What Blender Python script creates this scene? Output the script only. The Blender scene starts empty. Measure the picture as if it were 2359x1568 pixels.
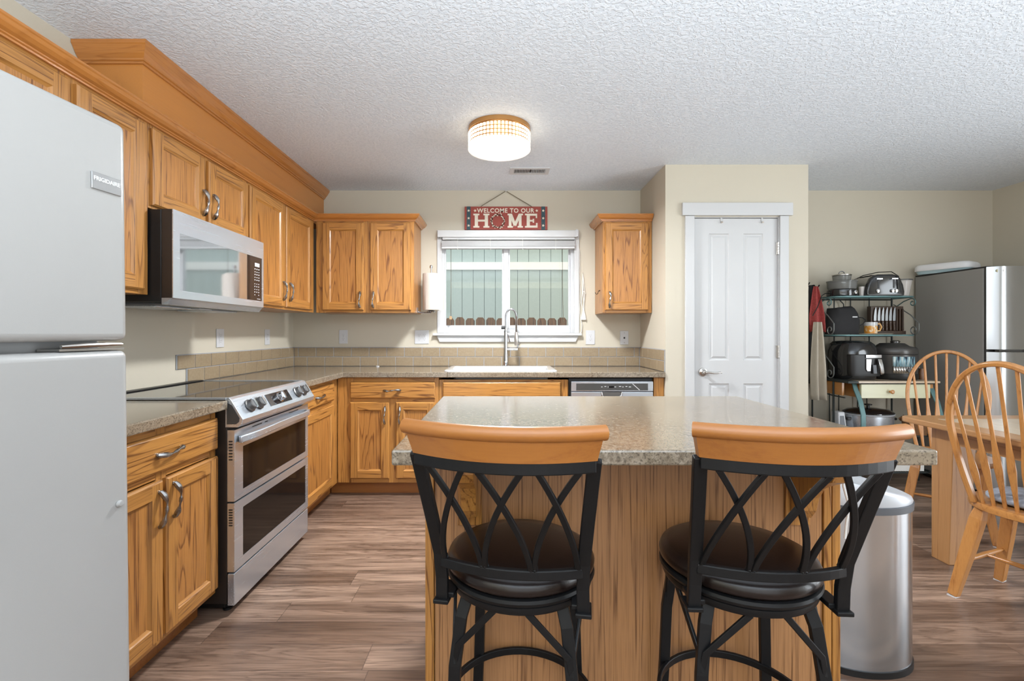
import bpy, bmesh, math, random
from mathutils import Vector, Matrix, Euler

# ------------------------------------------------------------------ camera, world, lights, exposure
S = bpy.context.scene
COL = S.collection
R = math.radians
random.seed(7)

cam_d = bpy.data.cameras.new('camera')
cam = bpy.data.objects.new('camera', cam_d)
COL.objects.link(cam)
cam.location = (0, 0, 1.2)
cam.rotation_euler = (R(90), 0, 0)
cam_d.sensor_width = 36
cam_d.lens = 36 * 1090 / 2359
cam_d.shift_x = 21.5 / 2359
cam_d.shift_y = -17 / 2359
cam_d.clip_start = 0.02
S.camera = cam

S.view_settings.view_transform = 'Standard'
S.view_settings.look = 'None'
S.view_settings.gamma = 1
S.view_settings.exposure = 0.90
S.view_settings.use_curve_mapping = False

W = bpy.data.worlds.new('daylight')
S.world = W
W.use_nodes = True
W.node_tree.nodes['Background'].inputs[0].default_value = (0.93, 0.97, 1.0, 1)
W.node_tree.nodes['Background'].inputs[1].default_value = 1.0


def area(name, loc, rot, sx, sy, watts, col=(1, 1, 1)):
    l = bpy.data.lights.new(name, 'AREA')
    l.shape = 'RECTANGLE'
    l.size, l.size_y, l.energy, l.color = sx, sy, watts, col
    o = bpy.data.objects.new(name, l)
    COL.objects.link(o)
    o.location, o.rotation_euler = loc, rot
    return o


# daylight coming through the glazed rear wall and the dining-side glass door
area('daylight_rear', (0.6, -3.0, 1.25), (R(90), 0, R(180)), 4.2, 2.2, 165, (0.86, 0.94, 1.0))
area('daylight_dining', (4.4, 0.75, 1.15), (R(90), 0, R(90)), 2.1, 2.0, 50, (0.86, 0.94, 1.0))
# fill light added out of view behind the camera to brighten the ceiling
area('ceiling_fill', (0.3, -1.0, 1.1), (R(180), 0, 0), 3.6, 1.9, 150, (0.87, 0.95, 1.0))

# ------------------------------------------------------------------ scene bookkeeping


def tag(o, label=None, cat=None, group=None, kind=None):
    if label: o['label'] = label
    if cat: o['category'] = cat
    if group: o['group'] = group
    if kind: o['kind'] = kind
    return o


def thing(name, label, cat, loc=(0, 0, 0), rz=0.0, group=None, ry=0.0):
    o = bpy.data.objects.new(name, None)
    o.empty_display_size = 0.05
    COL.objects.link(o)
    o.location = loc
    o.rotation_euler = (0, ry, rz)
    return tag(o, label, cat, group)


def copy_tree(o, parent=None):
    c = o.copy()
    COL.objects.link(c)
    if parent: c.parent = parent
    for ch in list(o.children):
        copy_tree(ch, c)
    return c


# ------------------------------------------------------------------ mesh builder
class MB:
    def __init__(self):
        self.v, self.f, self.mi, self.mats = [], [], [], []
        self.weld = False

    def m(self, mat):
        if mat not in self.mats: self.mats.append(mat)
        return self.mats.index(mat)

    def poly(self, pts, mat):
        b = len(self.v)
        self.v += [tuple(p) for p in pts]
        self.f.append(tuple(range(b, b + len(pts))))
        self.mi.append(self.m(mat))

    def mesh(self, pts, faces, mat):
        b = len(self.v)
        self.v += [tuple(p) for p in pts]
        k = self.m(mat)
        for f in faces:
            self.f.append(tuple(i + b for i in f))
            self.mi.append(k)

    def box(self, x0, x1, y0, y1, z0, z1, mat, M=None):
        p = [(x, y, z) for z in (z0, z1) for y in (y0, y1) for x in (x0, x1)]
        if M is not None: p = [M @ Vector(q) for q in p]
        self.mesh(p, [(0, 2, 3, 1), (4, 5, 7, 6), (0, 1, 5, 4), (2, 6, 7, 3), (0, 4, 6, 2), (1, 3, 7, 5)], mat)

    def pbox(self, P, u0, u1, d0, d1, z0, z1, mat):
        p = [P(u, d, z) for z in (z0, z1) for d in (d0, d1) for u in (u0, u1)]
        self.mesh(p, [(0, 2, 3, 1), (4, 5, 7, 6), (0, 1, 5, 4), (2, 6, 7, 3), (0, 4, 6, 2), (1, 3, 7, 5)], mat)

    def hexa(self, p, mat):
        """eight corners, bottom ring of four then top ring of four"""
        self.mesh(p, [(3, 2, 1, 0), (4, 5, 6, 7), (0, 1, 5, 4), (1, 2, 6, 5), (2, 3, 7, 6), (3, 0, 4, 7)], mat)

    def rings(self, rings, mat, closed=False, caps=True):
        n = len(rings[0])
        pts = [p for r in rings for p in r]
        fs = []
        k = len(rings)
        for i in range(k if closed else k - 1):
            a, b = i * n, ((i + 1) % k) * n
            for j in range(n):
                fs.append((a + j, a + (j + 1) % n, b + (j + 1) % n, b + j))
        if caps and not closed:
            fs.append(tuple(range(n - 1, -1, -1)))
            fs.append(tuple(range((k - 1) * n, k * n)))
        self.mesh(pts, fs, mat)

    @staticmethod
    def frames(path, closed, up=None):
        P = [Vector(p) for p in path]
        k = len(P)
        out = []
        prev = None
        for i in range(k):
            if closed: t = P[(i + 1) % k] - P[i - 1]
            elif i == 0: t = P[1] - P[0]
            elif i == k - 1: t = P[-1] - P[-2]
            else: t = (P[i + 1] - P[i]).normalized() + (P[i] - P[i - 1]).normalized()
            t.normalize()
            if up is not None:
                u = Vector(up(i) if callable(up) else up)
            elif prev is None:
                u = Vector((0, 0, 1)) if abs(t.z) < .9 else Vector((0, 1, 0))
            else:
                u = prev
            s = u - t * u.dot(t)
            if s.length < 1e-6: s = t.orthogonal()
            s.normalize()
            prev = s
            out.append((P[i], t, s, t.cross(s)))
        return out

    def tube(self, path, r, mat, n=8, closed=False, caps=True):
        fr = self.frames(path, closed)
        rs = r if isinstance(r, (list, tuple)) else [r] * len(fr)
        self.rings([[p + (s * math.cos(2 * math.pi * j / n) + q * math.sin(2 * math.pi * j / n)) * rr for j in range(n)]
                    for (p, t, s, q), rr in zip(fr, rs)], mat, closed, caps)

    def bar(self, path, w, t, mat, up=(0, 0, 1), closed=False):
        """flat bar: w along 'up', t across"""
        fr = self.frames(path, closed, up)
        ws = w if isinstance(w, (list, tuple)) else [w] * len(fr)
        ts = t if isinstance(t, (list, tuple)) else [t] * len(fr)
        self.rings([[p + s * (a * ww / 2) + q * (b * tt / 2) for a, b in ((-1, -1), (1, -1), (1, 1), (-1, 1))]
                    for (p, tg, s, q), ww, tt in zip(fr, ws, ts)], mat, closed)

    def lathe(self, prof, mat, c=(0, 0, 0), n=32, M=None, sx=1, sy=1):
        rings = []
        for r, z in prof:
            ring = []
            for j in range(n):
                a = 2 * math.pi * j / n
                p = Vector((r * math.cos(a) * sx, r * math.sin(a) * sy, z))
                if M is not None: p = M @ p
                ring.append(p + Vector(c))
            rings.append(ring)
        self.weld = True
        self.rings(rings, mat, False, False)
        if prof[0][0] > 1e-6 and prof[-1][0] > 1e-6 and prof[0] != prof[-1]:
            pass

    def prism(self, poly, z0, z1, mat, M=None):
        a = [Vector((x, y, z0)) for x, y in poly]
        b = [Vector((x, y, z1)) for x, y in poly]
        if M is not None: a, b = [M @ p for p in a], [M @ p for p in b]
        self.rings([a, b], mat)

    def sphere(self, c, r, mat, n=12, M=None):
        rx, ry, rz = r if isinstance(r, (list, tuple)) else (r, r, r)
        rings = []
        k = max(4, n // 2)
        for i in range(k + 1):
            th = math.pi * (i / k)
            rr, z = max(math.sin(th), .02), -math.cos(th)
            ring = [Vector((rr * math.cos(2 * math.pi * j / n) * rx, rr * math.sin(2 * math.pi * j / n) * ry, z * rz)) for j in range(n)]
            if M is not None: ring = [M @ p for p in ring]
            rings.append([p + Vector(c) for p in ring])
        self.rings(rings, mat)

    def build(self, name, parent=None, at=None, local=False, smooth=True, bevel=0, seg=2, subsurf=0, angle=38, solid=0):
        """links ONE mesh object; world-space points unless local"""
        off = Vector((0, 0, 0))
        if parent is not None and not local:
            q = parent
            while q is not None:
                off = off + q.location
                q = q.parent
        elif at is not None:
            off = Vector(at)
        me = bpy.data.meshes.new(name)
        me.from_pydata([tuple(Vector(p) - off) for p in self.v], [], self.f)
        for mt in self.mats: me.materials.append(mt)
        me.polygons.foreach_set('material_index', self.mi)
        bm = bmesh.new()
        bm.from_mesh(me)
        if self.weld: bmesh.ops.remove_doubles(bm, verts=bm.verts, dist=1e-6)
        bmesh.ops.recalc_face_normals(bm, faces=bm.faces)
        bm.to_mesh(me)
        bm.free()
        if smooth:
            me.polygons.foreach_set('use_smooth', [True] * len(me.polygons))
            me.set_sharp_from_angle(angle=R(angle))
        o = bpy.data.objects.new(name, me)
        COL.objects.link(o)
        if parent is not None: o.parent = parent
        elif at is not None: o.location = at
        if solid:
            md = o.modifiers.new('thickness', 'SOLIDIFY')
            md.thickness = solid
            md.offset = 0
        if bevel:
            md = o.modifiers.new('edge', 'BEVEL')
            md.width, md.segments, md.limit_method, md.angle_limit = bevel, seg, 'ANGLE', R(50)
        if subsurf:
            md = o.modifiers.new('smooth', 'SUBSURF')
            md.levels = md.render_levels = subsurf
        return o


def structure(o):
    o['kind'] = 'structure'
    return o


def text(name, body, size, M, mat, parent, extrude=.0008, bold=0.0, spacing=1.0, align='CENTER', sx=1.0):
    cu = bpy.data.curves.new(name, 'FONT')
    cu.body, cu.size, cu.extrude, cu.offset, cu.space_character = body, size, extrude, bold, spacing
    cu.align_x, cu.align_y = align, 'CENTER'
    cu.resolution_u = 3
    cu.materials.append(mat)
    tmp = bpy.data.objects.new(name, cu)
    COL.objects.link(tmp)
    dg = bpy.context.evaluated_depsgraph_get()
    me = bpy.data.meshes.new_from_object(tmp.evaluated_get(dg))
    bpy.data.objects.remove(tmp)
    o = bpy.data.objects.new(name, me)
    if not me.materials: me.materials.append(mat)
    COL.objects.link(o)
    o.parent = parent
    o.matrix_local = M @ Matrix.Diagonal((sx, 1, 1, 1))
    return o


def RX(a): return Matrix.Rotation(R(a), 4, 'X')
def RY(a): return Matrix.Rotation(R(a), 4, 'Y')
def RZ(a): return Matrix.Rotation(R(a), 4, 'Z')
def TR(x, y, z): return Matrix.Translation((x, y, z))


def arc(c, r, a0, a1, n, axis='Z', rz=None):
    out = []
    for i in range(n + 1):
        a = R(a0 + (a1 - a0) * i / n)
        x, y = r * math.cos(a), r * math.sin(a)
        if axis == 'Z': out.append((c[0] + x, c[1] + y, c[2]))
        elif axis == 'Y': out.append((c[0] + x, c[1], c[2] + y))
        else: out.append((c[0], c[1] + x, c[2] + y))
    return out


# ------------------------------------------------------------------ materials
class Mat:
    def __init__(self, name):
        self.mat = bpy.data.materials.new(name)
        self.mat.use_nodes = True
        self.t = self.mat.node_tree
        self.b = self.t.nodes['Principled BSDF']
        self.out = self.t.nodes['Material Output']

    def n(self, typ, props=None, ins=None):
        nd = self.t.nodes.new(typ)
        for k, v in (props or {}).items(): setattr(nd, k, v)
        for k, v in (ins or {}).items(): self.put(nd.inputs[k], v)
        return nd

    def put(self, sock, v):
        if isinstance(v, bpy.types.NodeSocket): self.t.links.new(v, sock)
        elif isinstance(v, (tuple, list)) and len(v) == 3 and sock.type == 'RGBA': sock.default_value = (*v, 1)
        else: sock.default_value = v

    def math(self, op, a, b=0.0, c=0.0):
        nd = self.t.nodes.new('ShaderNodeMath')
        nd.operation = op
        for i, v in enumerate((a, b, c)): self.put(nd.inputs[i], v)
        return nd.outputs[0]

    def mix(self, f, a, b, mode='MIX'):
        nd = self.t.nodes.new('ShaderNodeMix')
        nd.data_type, nd.blend_type = 'RGBA', mode
        self.put(nd.inputs[0], f)
        self.put(nd.inputs[6], a)
        self.put(nd.inputs[7], b)
        return nd.outputs[2]

    def ramp(self, f, stops, interp='LINEAR'):
        nd = self.t.nodes.new('ShaderNodeValToRGB')
        cr = nd.color_ramp
        cr.interpolation = interp
        while len(cr.elements) < len(stops): cr.elements.new(.5)
        for e, (p, c) in zip(cr.elements, stops):
            e.position = p
            e.color = (*c, 1) if len(c) == 3 else c
        self.put(nd.inputs[0], f)
        return nd.outputs[0]

    def coords(self, scale=(1, 1, 1), rnd=0.0, rot=(0, 0, 0)):
        tc = self.n('ShaderNodeTexCoord')
        v = tc.outputs['Object']
        if rnd:
            oi = self.n('ShaderNodeObjectInfo')
            r = self.math('MULTIPLY', oi.outputs['Random'], rnd)
            v = self.n('ShaderNodeVectorMath', {'operation': 'ADD'}, {0: v, 1: r}).outputs[0]
        mp = self.n('ShaderNodeMapping', None, {'Vector': v})
        mp.inputs['Scale'].default_value = scale
        mp.inputs['Rotation'].default_value = rot
        return mp.outputs[0]

    def noise(self, v, scale, detail=3, rough=.5, dist=0.0):
        return self.n('ShaderNodeTexNoise', None, {'Vector': v, 'Scale': scale, 'Detail': detail, 'Roughness': rough, 'Distortion': dist}).outputs['Fac']

    def bump(self, h, strength, dist=.002):
        nd = self.n('ShaderNodeBump', None, {'Height': h, 'Strength': strength, 'Distance': dist})
        self.put(self.b.inputs['Normal'], nd.outputs[0])

    def set(self, **k):
        for a, v in k.items(): self.put(self.b.inputs[a.replace('_', ' ')], v)
        return self


def plain(name, col, rough=.5, metal=0.0, var=.06, scale=14.0, bump=0.0, bscale=120.0, coat=0.0, spec=.5):
    m = Mat(name)
    v = m.coords()
    f = m.noise(v, scale, 3)
    lo = tuple(c * (1 - var) for c in col)
    hi = tuple(min(1, c * (1 + var)) for c in col)
    m.set(Base_Color=m.mix(f, lo, hi), Metallic=metal, Specular_IOR_Level=spec)
    m.put(m.b.inputs['Roughness'], m.math('MULTIPLY_ADD', f, .12 * rough, rough * .94))
    if coat: m.set(Coat_Weight=coat, Coat_Roughness=.08)
    if bump: m.bump(m.noise(v, bscale, 4), bump)
    return m.mat


def oak(name, axis, light=(.475, .215, .050), dark=(.165, .058, .011), rough=.36, rings=17.0, contrast=1.0, coat=.25, across=8.5, along=.55):
    m = Mat(name)
    ax = 'xyz'.index(axis)
    sc = [across] * 3
    sc[ax] = along
    v = m.coords(tuple(sc), rnd=23.0)
    n = m.noise(v, 1.0, 2.0, .45, .25)
    ph = m.math('FRACT', m.math('MULTIPLY', n, rings))
    # cathedral rings: thin dark porous line, slow fade
    ring = m.ramp(ph, [(0.0, (1, 1, 1)), (.07, (.65, .65, .65)), (.20, (.12, .12, .12)), (.90, (0, 0, 0)), (1.0, (.9, .9, .9))])
    s2 = [210.0, 210.0, 210.0]
    s2[ax] = 6.0
    v2 = m.coords(tuple(s2), rnd=23.0)
    pores = m.noise(v2, 1.0, 2.0, .6)
    pores = m.ramp(pores, [(.46, (0, 0, 0)), (.62, (1, 1, 1))])
    s3 = [3.0, 3.0, 3.0]
    s3[ax] = .4
    tone = m.noise(m.coords(tuple(s3), rnd=11.0), 1.0, 2.0)
    fac = m.math('MULTIPLY', m.math('ADD', m.math('MULTIPLY', ring, .62), m.math('MULTIPLY', m.math('MULTIPLY', pores, m.math('ADD', ring, .42)), .62)), contrast)
    base = m.mix(tone, tuple(c * .86 for c in light), tuple(min(1, c * 1.10) for c in light))
    m.set(Base_Color=m.mix(fac, base, dark), Roughness=rough, Coat_Weight=coat, Coat_Roughness=.16)
    m.bump(fac, .12, .001)
    return m.mat


OAK = {a: oak('oak_' + a, a) for a in 'xyz'}
OAKP = {a: oak('oak_panel_' + a, a, light=(.46, .200, .048), dark=(.165, .055, .011), rings=15, contrast=1.05) for a in 'xyz'}
CROWN = {a: oak('oak_crown_' + a, a, light=(.47, .182, .040), dark=(.29, .095, .016), rough=.26, contrast=.45, coat=.5) for a in 'xy'}
MAPLE = {a: oak('maple_' + a, a, light=(.55, .218, .044), dark=(.38, .145, .03), rings=3, contrast=.35) for a in 'xyz'}
CHAIRWOOD = {a: oak('chair_oak_' + a, a, light=(.50, .222, .062), dark=(.29, .105, .025), rings=7, contrast=.6, rough=.3) for a in 'xyz'}
STOOLWOOD = oak('stool_rail_wood', 'x', light=(.36, .132, .024), dark=(.25, .080, .013), rings=4, contrast=.4, rough=.36)
TABLEWOOD = {a: oak('table_wood_' + a, a, light=(.46, .235, .092), dark=(.24, .10, .034), rings=6, contrast=.5, rough=.3) for a in 'xyz'}
TABLEPALE = oak('table_pale_wood', 'y', light=(.58, .46, .33), dark=(.40, .29, .19), rings=5, contrast=.4, rough=.28)
TOEWOOD = oak('toe_kick_wood', 'x', light=(.33, .12, .028), dark=(.2, .06, .012), rings=5, contrast=.5)
GREENWOOD = oak('pale_drawer_wood', 'x', light=(.64, .62, .42), dark=(.5, .46, .3), rings=4, contrast=.3)


def m_wall(name, col):
    m = Mat(name)
    v = m.coords()
    f = m.noise(v, 1.6, 3, .5)
    m.set(Base_Color=m.mix(f, tuple(c * .975 for c in col), tuple(c * 1.02 for c in col)), Roughness=.62, Specular_IOR_Level=.35)
    m.bump(m.noise(v, 230, 3, .55), .22, .0015)
    return m.mat


def m_ceiling():
    m = Mat('knockdown_ceiling')
    v = m.coords()
    k = m.noise(v, 62, 3, .55, .6)
    h = m.ramp(k, [(.42, (0, 0, 0)), (.56, (1, 1, 1))])
    m.set(Base_Color=m.mix(h, (.70, .755, .825), (.76, .81, .875)), Roughness=.55, Specular_IOR_Level=.4)
    m.bump(h, .6, .003)
    return m.mat


def m_floor():
    m = Mat('wood_plank_floor')
    tc = m.n('ShaderNodeTexCoord')
    sp = m.n('ShaderNodeSeparateXYZ', None, {0: tc.outputs['Object']})
    x, y = sp.outputs[0], sp.outputs[1]
    pw, pl = .142, 1.22
    row = m.math('FLOOR', m.math('DIVIDE', m.math('ADD', y, .02), pw))
    ro = m.n('ShaderNodeTexWhiteNoise', {'noise_dimensions': '1D'}, {'W': row}).outputs['Value']
    xs = m.math('ADD', m.math('DIVIDE', x, pl), m.math('MULTIPLY', ro, 3.7))
    colm = m.math('FLOOR', xs)
    idv = m.n('ShaderNodeCombineXYZ', None, {0: row, 1: colm}).outputs[0]
    rnd = m.n('ShaderNodeTexWhiteNoise', {'noise_dimensions': '2D'}, {'Vector': idv}).outputs['Value']
    fy = m.math('FRACT', m.math('DIVIDE', m.math('ADD', y, .02), pw))
    fx = m.math('FRACT', xs)
    ey = m.math('MINIMUM', fy, m.math('SUBTRACT', 1.0, fy))
    ex = m.math('MINIMUM', fx, m.math('SUBTRACT', 1.0, fx))
    seam = m.math('MAXIMUM', m.math('LESS_THAN', ey, .010), m.math('LESS_THAN', ex, .0014))
    off = m.math('MULTIPLY', rnd, 31.0)
    v = m.n('ShaderNodeCombineXYZ', None, {0: m.math('ADD', m.math('MULTIPLY', x, 1.1), off), 1: m.math('ADD', m.math('MULTIPLY', y, 13.0), off), 2: off}).outputs[0]
    g = m.noise(v, 1.0, 4, .55, .5)
    ph = m.math('FRACT', m.math('MULTIPLY', g, 9.0))
    ring = m.ramp(ph, [(0, (1, 1, 1)), (.3, (.25, .25, .25)), (.8, (0, 0, 0)), (1, (.8, .8, .8))])
    v2 = m.n('ShaderNodeCombineXYZ', None, {0: m.math('ADD', m.math('MULTIPLY', x, 4.0), off), 1: m.math('MULTIPLY', y, 170.0), 2: off}).outputs[0]
    fine = m.ramp(m.noise(v2, 1.0, 2, .6), [(.4, (0, 0, 0)), (.68, (1, 1, 1))])
    v3 = m.n('ShaderNodeCombineXYZ', None, {0: m.math('ADD', m.math('MULTIPLY', x, 1.3), off), 1: m.math('MULTIPLY', y, 20.0), 2: off}).outputs[0]
    blot = m.ramp(m.noise(v3, 1.0, 3, .6), [(.40, (0, 0, 0)), (.72, (1, 1, 1))])
    base = m.mix(rnd, (.19, .115, .077), (.43, .29, .21))
    c = m.mix(m.math('MULTIPLY', ring, .62), base, (.085, .046, .030))
    c = m.mix(m.math('MULTIPLY', fine, .35), c, (.075, .04, .026))
    c = m.mix(m.math('MULTIPLY', blot, .85), c, (.05, .026, .016))
    c = m.mix(m.math('MULTIPLY', seam, .55), c, (.05, .03, .022))
    m.set(Base_Color=c, Roughness=m.math('MULTIPLY_ADD', fine, .14, .30), Specular_IOR_Level=.5)
    m.bump(m.math('SUBTRACT', m.math('MULTIPLY', fine, -.3), seam), .25, .0015)
    return m.mat


def m_counter():
    m = Mat('mottled_laminate')
    v = m.coords()
    a = m.noise(v, 9, 4, .6, .6)
    b = m.noise(v, 75, 4, .7, .4)
    d = m.noise(v, 190, 2, .6)
    c = m.ramp(b, [(.30, (.06, .045, .029)), (.45, (.165, .130, .092)), (.60, (.285, .235, .178)), (.75, (.38, .325, .258))])
    c = m.mix(m.ramp(a, [(.35, (0, 0, 0)), (.7, (1, 1, 1))]), c, (.265, .208, .146))
    c = m.mix(m.ramp(d, [(.54, (0, 0, 0)), (.66, (.8, .8, .8))]), c, (.06, .048, .034))
    m.set(Base_Color=c, Roughness=m.math('MULTIPLY_ADD', b, .08, .10), Specular_IOR_Level=.7)
    m.bump(b, .05, .001)
    return m.mat


def m_tile():
    m = Mat('stone_tile')
    v = m.coords()
    a = m.noise(v, 7, 3, .55)
    b = m.noise(v, 60, 4, .65)
    c = m.mix(a, (.225, .160, .094), (.31, .232, .145))
    c = m.mix(m.ramp(b, [(.4, (0, 0, 0)), (.75, (.55, .55, .55))]), c, (.35, .28, .19))
    m.set(Base_Color=c, Roughness=.42)
    m.bump(b, .12, .001)
    return m.mat


def m_steel(name, col=(.60, .645, .70), rough=.27, axis=0, metal=.78):
    m = Mat(name)
    s = [300.0, 300.0, 300.0]
    s[axis] = 2.0
    f = m.noise(m.coords(tuple(s)), 1.0, 2, .5)
    m.set(Base_Color=m.mix(f, tuple(c * .975 for c in col), tuple(min(1, c * 1.025) for c in col)), Metallic=metal)
    m.put(m.b.inputs['Roughness'], m.math('MULTIPLY_ADD', f, .02, rough - .01))
    return m.mat


def m_pane(name, tint=(1, 1, 1)):
    """window glass: clear with a mirror reflection that grows towards grazing"""
    m = Mat(name)
    v = m.coords()
    tr = m.n('ShaderNodeBsdfTransparent', None, {'Color': tint})
    gl = m.n('ShaderNodeBsdfGlossy', None, {'Color': (1, 1, 1), 'Roughness': m.math('MULTIPLY', m.noise(v, 3, 2), .012)})
    fr = m.n('ShaderNodeFresnel', None, {'IOR': 1.45})
    mx = m.n('ShaderNodeMixShader', None, {0: fr.outputs[0], 1: tr.outputs[0], 2: gl.outputs[0]})
    m.t.links.new(mx.outputs[0], m.out.inputs[0])
    return m.mat


def m_emit(name, col, strength):
    m = Mat(name)
    f = m.noise(m.coords(), 60, 2)
    m.set(Base_Color=(.9, .88, .82), Roughness=.4, Emission_Color=m.mix(f, tuple(c * .96 for c in col), col), Emission_Strength=strength)
    return m.mat


def m_glassy(name, tint, rough=.05, alpha=.35):
    """thin clear plastic or glass wall"""
    m = Mat(name)
    v = m.coords()
    tr = m.n('ShaderNodeBsdfTransparent', None, {'Color': tint})
    m.set(Base_Color=tint, Roughness=m.math('MULTIPLY_ADD', m.noise(v, 6, 2), .02, rough))
    mx = m.n('ShaderNodeMixShader', None, {0: alpha, 1: tr.outputs[0], 2: m.b.outputs[0]})
    m.t.links.new(mx.outputs[0], m.out.inputs[0])
    return m.mat


WALL = m_wall('beige_wall_paint', (.545, .495, .40))
CEIL = m_ceiling()
FLOOR = m_floor()
COUNTER = m_counter()
TILE = m_tile()
GROUT = plain('grey_grout', (.33, .335, .35), .8, var=.08, scale=60, bump=.1)
WHITE = plain('white_trim_paint', (.545, .545, .545), .35, var=.015, scale=5)
VINYL = plain('white_vinyl', (.57, .57, .58), .35, var=.015, scale=5)
APPWHITE = plain('white_enamel', (.345, .338, .326), .30, var=.012, scale=3, bump=.04, bscale=400)
SEAL = plain('grey_seal', (.30, .30, .30), .6)
STEEL = m_steel('brushed_steel', axis=1)
STEELX = m_steel('brushed_steel_x', axis=0)
CANSTEEL = m_steel('trash_can_steel', (.63, .66, .69), .2, axis=2, metal=.97)
FRIDGESTEEL = m_steel('fridge_door_steel', (.44, .45, .46), .22, axis=2, metal=.95)
STEELZ = m_steel('brushed_steel_upright', (.60, .635, .67), .24, axis=2, metal=.85)
DARKSTEEL = m_steel('dark_steel', (.16, .155, .15), .4, axis=2)
CHROME = plain('chrome', (.52, .52, .53), .10, 1.0, var=.03)
PEWTER = plain('pewter', (.36, .35, .34), .26, 1.0, var=.25, scale=40)
NICKEL = plain('satin_nickel', (.62, .60, .57), .28, 1.0, var=.04)
BLACKGLASS = plain('black_glass', (.012, .012, .013), .05, 0.0, var=.1, spec=.8)
OVENGLASS = plain('oven_glass', (.012, .009, .0075), .07, 0.0, var=.2, spec=.22)
MIRRORGLASS = plain('mirrored_black_glass', (.52, .54, .56), .05, 0.9, var=.03)
BLACK = plain('black_plastic', (.010, .0095, .0095), .42, var=.2)
GLOSSBLACK = plain('gloss_black_plastic', (.014, .014, .015), .14, var=.2, coat=.5)
BROWNBLACK = plain('dark_enamel_side', (.022, .016, .013), .35, var=.15)
IRON = plain('black_powder_coat', (.006, .006, .0065), .42, 0.0, var=.2, scale=60, bump=.05, bscale=500, spec=.28)
LEATHER = plain('dark_brown_leather', (.0095, .0048, .0036), .30, 0.0, var=.3, scale=30, bump=.10, bscale=260, coat=.12, spec=.4)
GREENIRON = plain('green_patina_iron', (.10, .19, .19), .45, .3, var=.2, scale=30)
DARKIRON = plain('dark_green_iron', (.02, .026, .024), .45, .2, var=.25, scale=30)
GREYMETAL = plain('grey_fridge_side', (.27, .26, .242), .5, .0, var=.03, scale=3, bump=.04, bscale=500)
CHARCOAL = plain('charcoal_plastic', (.055, .053, .05), .35, var=.15)
GREYPLASTIC = plain('grey_plastic', (.10, .105, .115), .4, var=.08)
LIDSILVER = plain('silver_painted_lid', (.55, .57, .60), .32, .35, var=.02)
PAPER = plain('white_paper', (.50, .435, .38), .9, var=.04, scale=40, bump=.2, bscale=90)
CARD = plain('kraft_card', (.4, .27, .15), .8)
PORCELAIN = plain('white_porcelain', (.58, .58, .58), .14, var=.01, coat=.4)
LINEN = plain('beige_linen', (.52, .46, .37), .9, var=.12, scale=20, bump=.25, bscale=300)
REDCLOTH = plain('red_print_cloth', (.34, .055, .05), .9, var=.6, scale=90, bump=.2, bscale=300)
WHITECORD = plain('white_cord', (.74, .72, .68), .7)
SIGNRED = plain('barn_red_paint', (.30, .060, .045), .75, var=.18, scale=30, bump=.15, bscale=90)
SIGNBLUE = plain('dark_teal_paint', (.035, .075, .09), .75, var=.15, scale=30)
SIGNCREAM = plain('cream_paint', (.72, .66, .55), .75, var=.06)
TWINE = plain('grey_twine', (.20, .165, .115), .9, var=.25, scale=200)
BRONZE = plain('copper_gold_rim', (.48, .25, .09), .3, .8, var=.1)
WICKER = plain('brown_wicker', (.19, .085, .03), .6, var=.5, scale=70, bump=.3)
# ================================================================== ROOM SHELL
XL, XR, YB, YF, ZC = -1.809, 4.236, 4.09, -3.2, 2.432
PX0, PX1, PY = 1.19, 2.235, 3.46      # pantry box
T = .12


def shell(name, boxes, mat, bevel=0):
    mb = MB()
    for b in boxes: mb.box(*b, mat)
    return structure(mb.build(name, smooth=False, bevel=bevel))


shell('floor', [(XL - T, XR + T, YF - T, YB + T, -.1, 0)], FLOOR)
shell('ceiling', [(XL - T, XR + T, YF - T, YB + T, ZC, ZC + .1)], CEIL)
shell('wall_left', [(XL - T, XL, YF, YB, 0, ZC)], WALL)
# back wall with the window opening
WX0, WX1, WZ0, WZ1 = -.535, .630, 1.20, 2.055
shell('wall_back', [(XL - T, WX0, YB, YB + T, 0, ZC), (WX1, XR + T, YB, YB + T, 0, ZC), (WX0, WX1, YB, YB + T, 0, WZ0), (WX0, WX1, YB, YB + T, WZ1, ZC)], WALL)
# dining-side wall with a glazed opening out of frame, rear wall with two wide openings
shell('wall_right', [(XR, XR + T, 1.9, YB, 0, ZC), (XR, XR + T, YF, -.4, 0, ZC), (XR, XR + T, -.4, 1.9, 2.15, ZC)], WALL)
shell('wall_rear', [(XL, -1.4, YF - T, YF, 0, ZC), (-1.4, 2.9, YF - T, YF, 2.3, ZC), (2.9, XR, YF - T, YF, 0, ZC), (-1.4, 2.9, YF - T, YF, 0, .1)], WALL)
# pantry: front wall with the door opening, two sides
DX0, DX1, DZ1 = 1.395, 2.022, 2.05
shell('wall_pantry', [(PX0, DX0, PY, PY + .1, 0, ZC), (DX1, PX1, PY, PY + .1, 0, ZC), (DX0, DX1, PY, PY + .1, DZ1, ZC),
                      (PX0, PX0 + .1, PY + .1, YB, 0, ZC), (PX1 - .1, PX1, PY + .1, YB, 0, ZC)], WALL)

# ------------------------------------------------------------------ pantry door
dr = thing('door_1', 'white four panel pantry door with lever handle, hinges and flat casing', 'door', ((DX0 + DX1) / 2, PY, 0))
dr['kind'] = 'structure'
mb = MB()
sx0, sx1, sy = DX0 + .008, DX1 - .008, PY + .012      # slab front plane
px = [(1.513, 1.662), (1.766, 1.912)]
pz = [(.20, .83), (1.0, 1.93)]
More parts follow.
